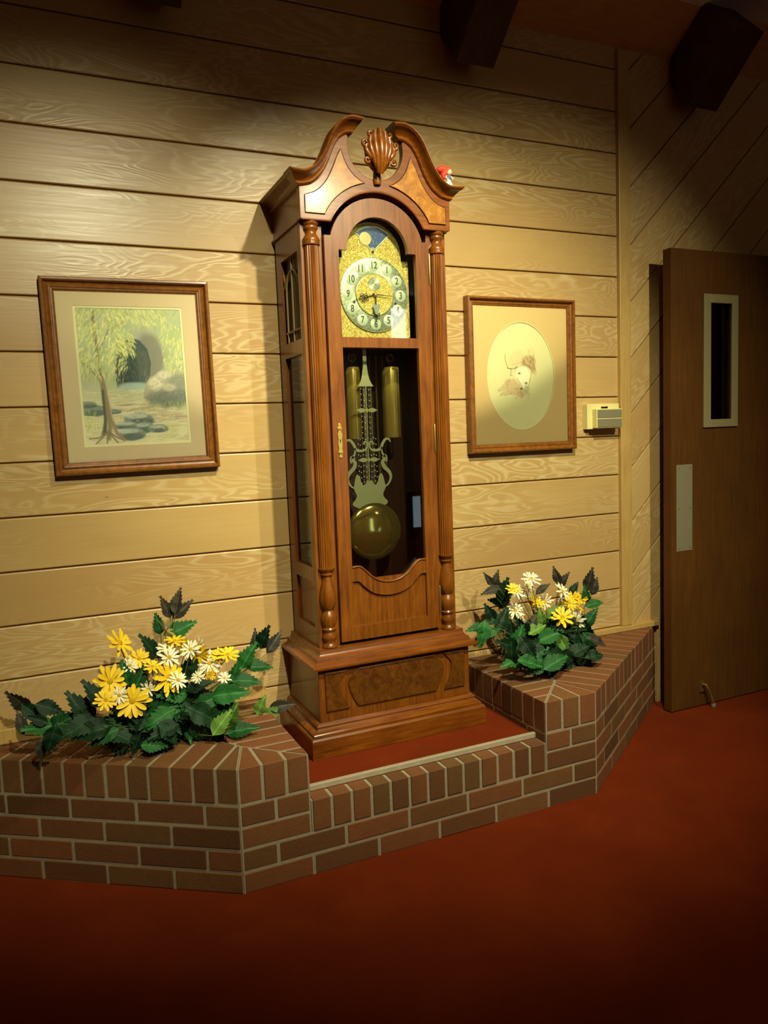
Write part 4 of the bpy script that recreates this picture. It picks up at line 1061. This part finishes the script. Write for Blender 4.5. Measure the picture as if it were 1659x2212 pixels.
for i in range(n):
    j = (i+1) % n
    fs += [(i*3, i*3+1, j*3+1, j*3), (i*3+2, i*3, j*3, j*3+2)]
om.add(vs, fs).build('mat', 'mat_tan', pic2)
eb = MB(); eb.tube([(p[0], -0.0150, p[1]) for p in ell+[ell[0]]], 0.0016, 6).build('mat_bevel', 'mat_cream', pic2, smooth=60)
painted_sheet('drawing', paint_drawing(), ocx-oa-0.006, ocx+oa+0.006, ocz-ob-0.006, ocz+ob+0.006, -0.0125, pic2)
MB().add([(1.600, -0.0176, 1.234), (2.063, -0.0176, 1.234), (2.063, -0.0176, 1.794), (1.600, -0.0176, 1.794)], [(0, 1, 2, 3)]).build('glass', 'glass', pic2)

# ------------------------------------------------------------------ wall thermostat
th = empty('thermostat', (2.24, 0.0, 1.335)); tag(th, 'cream and grey thermostat box beside the wall batten', 'thermostat')
MB().box(2.151, 2.325, -0.030, 0.0, 1.284, 1.392).build('back_plate', 'cream_plastic', th, bevel=0.002)
MB().box(2.178, 2.318, -0.058, -0.030, 1.288, 1.369).build('cover', 'cream_plastic', th, bevel=0.002)
MB().box(2.182, 2.314, -0.0605, -0.058, 1.331, 1.3655).build('grille_panel', 'grey_plastic', th, bevel=0.001)
MB().box(2.182, 2.314, -0.0605, -0.058, 1.2915, 1.3265).build('grille_panel', 'grey_plastic', th, bevel=0.001)
MB().box(2.226, 2.262, -0.0315, -0.030, 1.372, 1.3795).build('slot', 'black', th)

# ------------------------------------------------------------------ silk flower arrangements
FLOWERS_LEFT=[(0.186,-0.216,0.686,0.046,"y",1.0),(0.239,-0.232,0.634,0.031,"y",0.6),(0.146,-0.293,0.595,0.048,"y",0.2),(0.126,-0.369,0.564,0.032,"y",0.2),(0.201,-0.344,0.540,0.050,"y",0.1),(0.313,-0.295,0.577,0.054,"y",0.1),(0.270,-0.299,0.620,0.027,"y",0.5),(0.352,-0.223,0.669,0.034,"y",0.8),(0.389,-0.199,0.643,0.028,"y",0.5),(0.416,-0.252,0.626,0.037,"y",0.2),(0.511,-0.242,0.604,0.040,"y",0.9),(0.481,-0.230,0.605,0.025,"y",0.6),(0.451,-0.251,0.552,0.025,"y",0.4),(0.330,-0.191,0.698,0.040,"w",1.0),(0.325,-0.221,0.649,0.031,"w",0.6),(0.322,-0.270,0.634,0.039,"w",0.2),(0.390,-0.278,0.650,0.033,"w",0.3),(0.454,-0.227,0.583,0.041,"w",0.3),(0.339,-0.314,0.571,0.030,"w",0.2),(0.166,-0.342,0.563,0.027,"w",0.3),(0.254,-0.285,0.548,0.027,"w",0.6),(0.208,-0.262,0.625,0.024,"w",0.4),(0.436,-0.184,0.633,0.028,"w",0.6),(0.398,-0.329,0.575,0.021,"w",0.4),(0.489,-0.277,0.542,0.022,"w",0.4)]
FLOWERS_RIGHT=[(1.702,-0.233,0.717,0.037,"w",0.4),(1.733,-0.165,0.675,0.030,"w",0.7),(1.666,-0.190,0.663,0.033,"w",0.3),(1.715,-0.181,0.646,0.028,"w",0.3),(1.854,-0.223,0.648,0.042,"w",0.2),(1.648,-0.197,0.593,0.039,"w",0.1),(1.807,-0.179,0.604,0.034,"w",0.5),(1.910,-0.241,0.527,0.040,"w",0.3),(1.753,-0.196,0.581,0.026,"w",0.4),(1.638,-0.251,0.576,0.025,"w",0.5),(1.875,-0.185,0.582,0.023,"w",0.5),(1.618,-0.232,0.688,0.027,"y",0.4),(1.746,-0.164,0.611,0.042,"y",0.2),(1.754,-0.202,0.610,0.030,"y",0.3),(1.944,-0.180,0.601,0.035,"y",0.5),(1.894,-0.220,0.595,0.031,"y",0.3),(1.992,-0.170,0.587,0.032,"y",0.7),(1.828,-0.259,0.553,0.045,"y",0.1),(1.847,-0.254,0.509,0.036,"y",0.2),(1.930,-0.231,0.568,0.027,"y",0.5)]
LEAVES_LEFT=[(0.337,-0.176,0.771,0.077,110,"p"),(0.373,-0.188,0.789,0.081,75,"p"),(0.392,-0.155,0.753,0.082,40,"p"),(0.312,-0.166,0.718,0.070,100,"g"),(0.380,-0.188,0.699,0.093,25,"g"),(0.282,-0.177,0.648,0.098,110,"d"),(0.629,-0.142,0.610,0.073,85,"p"),(0.656,-0.164,0.623,0.089,75,"d"),(0.692,-0.153,0.599,0.086,50,"p"),(0.587,-0.198,0.578,0.096,60,"g"),(0.625,-0.200,0.537,0.088,-5,"g"),(0.522,-0.266,0.547,0.085,70,"g"),(0.553,-0.301,0.530,0.088,-5,"g"),(0.621,-0.200,0.402,0.069,70,"l"),(0.659,-0.200,0.370,0.070,25,"l"),(0.694,-0.200,0.387,0.090,8,"p"),(0.450,-0.381,0.437,0.086,50,"l"),(0.487,-0.354,0.441,0.087,70,"l"),(0.515,-0.364,0.397,0.095,10,"g"),(-0.106,-0.159,0.539,0.095,130,"p"),(-0.071,-0.193,0.507,0.078,-45,"d"),(-0.024,-0.230,0.524,0.081,-25,"d"),(-0.101,-0.256,0.502,0.069,100,"p"),(-0.053,-0.266,0.483,0.092,175,"g"),(0.010,-0.278,0.491,0.099,30,"g"),(-0.022,-0.345,0.473,0.082,-110,"d"),(-0.054,-0.300,0.429,0.065,-95,"p"),(-0.055,-0.264,0.505,0.057,150,"d"),(0.201,-0.382,0.426,0.067,-115,"d"),(0.248,-0.380,0.408,0.074,-10,"g"),(0.280,-0.313,0.486,0.106,15,"g"),(0.275,-0.340,0.472,0.101,200,"g"),(0.061,-0.290,0.528,0.113,120,"d"),(0.101,-0.319,0.571,0.093,115,"d"),(0.085,-0.367,0.479,0.110,190,"d"),(0.050,-0.357,0.496,0.103,195,"d"),(0.114,-0.378,0.463,0.085,200,"g"),(0.161,-0.373,0.452,0.092,-20,"d"),(0.410,-0.273,0.502,0.096,-10,"p"),(0.325,-0.304,0.526,0.095,170,"g"),(0.489,-0.333,0.506,0.114,5,"g"),(0.475,-0.320,0.459,0.107,60,"g"),(0.402,-0.359,0.464,0.112,-35,"d"),(0.355,-0.312,0.464,0.107,-20,"g"),(0.282,-0.374,0.445,0.093,190,"d"),(0.294,-0.381,0.435,0.082,-50,"d"),(0.389,-0.334,0.406,0.088,-70,"d"),(0.427,-0.317,0.490,0.095,20,"g"),(0.192,-0.267,0.604,0.076,100,"g"),(0.230,-0.280,0.580,0.083,60,"g"),(0.389,-0.243,0.587,0.096,60,"d"),(0.403,-0.310,0.544,0.083,20,"d"),(0.168,-0.318,0.516,0.094,150,"d"),(0.217,-0.315,0.463,0.102,-60,"d"),(0.266,-0.290,0.533,0.083,-30,"d"),(0.347,-0.289,0.496,0.092,200,"d"),(0.146,-0.313,0.476,0.094,160,"g")]
LEAVES_RIGHT=[(1.559,-0.150,0.719,0.059,120,"p"),(1.596,-0.144,0.706,0.078,85,"p"),(1.595,-0.171,0.692,0.069,-10,"p"),(1.546,-0.189,0.683,0.068,190,"p"),(1.611,-0.185,0.670,0.105,85,"d"),(1.636,-0.145,0.627,0.084,60,"g"),(1.846,-0.202,0.707,0.071,110,"p"),(1.895,-0.179,0.679,0.077,65,"p"),(1.777,-0.203,0.665,0.066,40,"p"),(1.958,-0.169,0.637,0.059,60,"d"),(2.047,-0.157,0.662,0.100,85,"p"),(2.042,-0.194,0.639,0.074,80,"p"),(2.001,-0.190,0.611,0.064,110,"g"),(2.041,-0.191,0.569,0.085,10,"g"),(1.991,-0.230,0.525,0.088,60,"g"),(1.434,-0.264,0.566,0.079,175,"g"),(1.447,-0.288,0.552,0.096,-110,"g"),(1.499,-0.261,0.544,0.071,20,"g"),(1.612,-0.129,0.620,0.070,160,"g"),(1.516,-0.226,0.605,0.076,120,"d"),(1.531,-0.227,0.580,0.067,30,"d"),(1.580,-0.212,0.567,0.100,60,"d"),(1.619,-0.261,0.499,0.105,70,"g"),(1.748,-0.261,0.471,0.121,175,"g"),(1.731,-0.305,0.502,0.106,20,"g"),(1.794,-0.301,0.464,0.084,-70,"l"),(1.948,-0.281,0.433,0.121,-55,"g"),(1.941,-0.327,0.458,0.086,-25,"p"),(1.657,-0.354,0.435,0.099,60,"g"),(1.576,-0.394,0.446,0.096,-20,"g"),(1.536,-0.349,0.445,0.101,180,"g"),(1.577,-0.334,0.438,0.089,20,"g"),(1.606,-0.389,0.418,0.080,190,"g"),(1.684,-0.402,0.435,0.112,20,"g"),(1.716,-0.375,0.449,0.104,150,"d"),(1.845,-0.334,0.437,0.094,20,"d"),(1.870,-0.336,0.397,0.094,-60,"d"),(1.897,-0.366,0.415,0.085,0,"d"),(1.550,-0.300,0.492,0.111,150,"d"),(1.526,-0.351,0.473,0.088,100,"d"),(1.608,-0.336,0.483,0.102,-60,"d"),(1.677,-0.298,0.472,0.091,40,"d"),(1.765,-0.365,0.430,0.092,-30,"d"),(1.860,-0.289,0.479,0.095,70,"d"),(1.718,-0.213,0.539,0.084,60,"p"),(1.754,-0.224,0.545,0.084,110,"l"),(1.723,-0.236,0.515,0.084,20,"l"),(1.781,-0.247,0.518,0.080,80,"l"),(1.811,-0.224,0.566,0.080,50,"l"),(1.647,-0.252,0.538,0.091,130,"d"),(1.965,-0.230,0.479,0.098,120,"d"),(1.901,-0.251,0.493,0.082,30,"p"),(1.608,-0.231,0.521,0.091,100,"d")]

def leaf_mesh(name, wid, curl, fold, seed):
    rng = random.Random(seed); rows = 9
    prof = [0.05, 0.62, 0.93, 1.0, 0.90, 0.70, 0.45, 0.20, 0.01]
    vs = []; fs = []
    for i in range(rows):
        t = i/(rows-1); w = prof[i]*wid*(0.92+0.16*rng.random()); z = -curl*(t-0.35)**2+0.03*math.sin(i*2.1+seed)
        e = fold*w+0.02*math.sin(i*1.7+seed)
        vs += [(-w, t+0.02, z+e), (-w*0.5, t, z+fold*w*0.35), (0, t-0.01, z), (w*0.5, t, z+fold*w*0.35), (w, t+0.02, z+e)]
    for i in range(rows-1):
        a = i*5
        for q in range(4): fs.append((a+q, a+q+1, a+6+q, a+5+q))
        for e, sg in ((0, -1), (4, 1)):            # toothed margin
            p, r = Vector(vs[a+e]), Vector(vs[a+5+e])
            if 0 < i < rows-1:
                tip = p.lerp(r, 0.75)+Vector((sg*wid*0.20, 0.045, 0)); vs.append(tuple(tip)); k = len(vs)-1
                fs.append((a+e, k, a+5+e) if sg > 0 else (a+5+e, k, a+e))
    me = bpy.data.meshes.new(name); me.from_pydata(vs, [], fs); me.update(); me.shade_smooth()
    return me
LEAF = {}
for kd in 'gdlp':
    LEAF[kd] = []
    for v in range(3):
        me = leaf_mesh('leaf', 0.21 if kd == 'p' else 0.26, (0.35, 0.55, 0.15)[v], (0.35, 0.2, 0.5)[v], v*7+ord(kd)); me.materials.append(M['leaf_'+kd]); LEAF[kd].append(me)
def flower_mesh(kind, seed, npet):
    rng = random.Random(seed); vs = []; fs = []
    for layer in range(2):
        for i in range(npet):
            a = 2*math.pi*(i+0.5*layer)/npet+rng.uniform(-0.12, 0.12); L = rng.uniform(0.86, 1.05)*(1 if layer == 0 else 0.86)
            w = 0.135 if kind == 'y' else 0.10; lift = (0.02 if layer == 0 else 0.20)+rng.uniform(-0.06, 0.06); o = len(vs)
            d = Vector((math.cos(a), math.sin(a), 0)); nrm = Vector((-math.sin(a), math.cos(a), 0))
            for t, ww in ((0.10, 0.35), (0.38, 0.8), (0.68, 1.0), (0.90, 0.75), (1.0, 0.25)):
                z = lift*math.sin(t*1.7)+0.02*layer
                for e in (-1, 0, 1): vs.append(tuple(d*(L*t)+nrm*(w*ww*e)+Vector((0, 0, z+(0.03 if e else 0)))))
            for j in range(4):
                for e in range(2): fs.append((o+j*3+e, o+j*3+e+1, o+j*3+4+e, o+j*3+3+e))
    me = bpy.data.meshes.new('flower'); me.from_pydata(vs, [], fs); me.update(); me.shade_smooth(); me.materials.append(M['petal_'+kind])
    return me
FLW = {k: [flower_mesh(k, s, 8 if k == 'y' else 8) for s in range(4)] for k in 'yw'}
eye = MB().lathe([(0.18, 0.02), (0.20, 0.07), (0.16, 0.13), (0.03, 0.15)], (0, 0, 0), 'Z', 12)
eye_me = bpy.data.meshes.new('flower_centre'); eye_me.from_pydata(eye.v, [], eye.f); eye_me.update(); eye_me.shade_smooth(); eye_me.materials.append(M['eye_y'])
def put(me, name, parent, loc, y_dir, z_dir, size):
    y = Vector(y_dir).normalized(); z = Vector(z_dir); z = (z-y*z.dot(y)).normalized(); x = y.cross(z)
    o = bpy.data.objects.new(name, me); COL.objects.link(o); o.parent = parent
    m = Matrix((x, y, z)).transposed().to_4x4(); o.rotation_euler = m.to_euler(); o.scale = (size,)*3
    o.location = Vector(loc)-parent.location
    return o
def arrangement(label, base, flowers, leaves, dome, seed):
    rng = random.Random(seed)
    root = empty('flower_arrangement', base); tag(root, label, 'flowers')
    hub = Vector(base)+Vector((0, 0, 0.03))
    toc = Vector((0, -2.642, 1.286))
    for (x, y, z, L, ang, kd) in leaves:
        a = math.radians(ang); c = Vector((x, y, z)); L *= 1.06
        d = Vector((math.cos(a), rng.uniform(-0.45, 0.1), math.sin(a))).normalized()
        view = (toc-c).normalized()
        nrm = (view+Vector((rng.uniform(-.45, .45), rng.uniform(-.3, .2), rng.uniform(0.0, .8)))).normalized()
        b = c-d*L*0.5
        b.y = min(b.y, -0.03)
        if (b+d*L).y > -0.015: d.y = min(d.y, 0)
        put(rng.choice(LEAF[kd]), 'leaf', root, b, d, nrm, L)
        if (b-hub).length > 0.16:
            MB().tube([b, b.lerp(hub, 0.4)-Vector((0, 0, 0.015)), hub], [0.0014, 0.0018, 0.002], 5).build('stem', 'stem', root, smooth=60)
    cx, cy, cz, rx, ry, rz, n = dome
    for i in range(n):                               # leaves filling the mound
        th_ = rng.uniform(0, 2*math.pi); ph = math.acos(rng.uniform(0.0, 0.98)); k = rng.uniform(0.55, 0.95)
        o = Vector((rx*math.sin(ph)*math.cos(th_), ry*math.sin(ph)*math.sin(th_), rz*math.cos(ph)))*k
        c = Vector((cx, cy, cz))+o
        if c.y > -0.05: continue
        d = (Vector((o.x, o.y, o.z*0.4)).normalized()+Vector((rng.uniform(-.6, .6), rng.uniform(-.6, .3), rng.uniform(-.6, .4)))).normalized()
        L = rng.uniform(0.045, 0.075)
        put(rng.choice(LEAF[rng.choice('dddddg')]), 'leaf', root, c-d*L*0.4, d, (o.normalized()+Vector((0, -0.4, 0.5))), L)
    for (x, y, z, r, kd, tilt) in flowers:
        c = Vector((x, y, z)); view = (toc-c).normalized()
        nrm = (view*(1-tilt*0.75)+Vector((rng.uniform(-.35, .35), 0, 0.25+tilt*0.9))).normalized()
        a = rng.uniform(0, 6.28); t = Vector((math.cos(a), 0.3, math.sin(a)))
        f = put(rng.choice(FLW[kd]), 'flower', root, c, t, nrm, r*1.1)
        e = bpy.data.objects.new('flower_centre', eye_me); COL.objects.link(e); e.parent = f
        MB().tube([c-nrm*0.004, c.lerp(hub, 0.3)-nrm*0.02, hub], [0.0016, 0.0016, 0.0022], 5).build('stem', 'stem', root, smooth=60)
    MB().lathe([(0.055, -0.07), (0.065, 0.0), (0.05, 0.035), (0.02, 0.05)], base, 'Z', 16).build('foam_base', 'leaf_d', root, smooth=60)
    return root
arrangement('silk yellow and white daisies with trailing leaves in the left planter', (0.30, -0.21, 0.385), FLOWERS_LEFT, LEAVES_LEFT, (0.31, -0.225, 0.365, 0.20, 0.13, 0.19, 150), 11)
arrangement('silk yellow and white daisies in the right planter beside the batten', (1.80, -0.21, 0.385), FLOWERS_RIGHT, LEAVES_RIGHT, (1.80, -0.215, 0.375, 0.19, 0.13, 0.20, 130), 23)

# ------------------------------------------------------------------ little doll on the clock's right shoulder
dl = empty('doll_figurine', (X0+0.262, -0.325, 2.1155)); dl.scale = (1.25, 1.25, 1.25); tag(dl, 'tiny red haired doll figurine on the right shoulder of the clock', 'figurine')
dx, dy, dz = X0+0.262, -0.325, 2.1155
MB().lathe([(0.011, 0.0), (0.0125, 0.002), (0.009, 0.012), (0.005, 0.020), (0.0045, 0.023)], (dx, dy, dz), 'Z', 14).build('dress', 'doll_white', dl, smooth=50)
MB().lathe([(0.0050, 0.019), (0.0068, 0.025), (0.0062, 0.031), (0.0025, 0.035)], (dx+0.001, dy, dz), 'Z', 12).build('bodice', 'doll_blue', dl, smooth=50)
MB().ball((dx+0.001, dy-0.001, dz+0.041), 0.0085, (0.95, 0.95, 1.08), 14, 10).ball((dx+0.009, dy-0.004, dz+0.040), 0.0014).tube([(dx+0.001, dy, dz+0.030), (dx+0.001, dy, dz+0.036)], 0.0025, 8).build('head', 'doll_skin', dl, smooth=60)
for sg in (-1, 1):
    MB().tube([(dx+0.001+sg*0.006, dy, dz+0.030), (dx+0.001+sg*0.011, dy-0.004, dz+0.023), (dx+0.001+sg*0.007, dy-0.010, dz+0.020)], [0.0024, 0.0020, 0.0018], 8).build('arm', 'doll_skin', dl, smooth=60)
MB().ball((dx-0.001, dy+0.002, dz+0.0445), 0.0105, (1.0, 1.0, 0.95), 14, 10).tube([(dx-0.004, dy+0.003, dz+0.047), (dx-0.014, dy+0.004, dz+0.047), (dx-0.024, dy+0.004, dz+0.046), (dx-0.032, dy+0.003, dz+0.043)], [0.009, 0.0105, 0.009, 0.004], 10).tube([(dx-0.006, dy+0.003, dz+0.042), (dx-0.013, dy+0.003, dz+0.033), (dx-0.013, dy+0.002, dz+0.022)], [0.009, 0.009, 0.004], 10).build('hair', 'hair_red', dl, smooth=60)
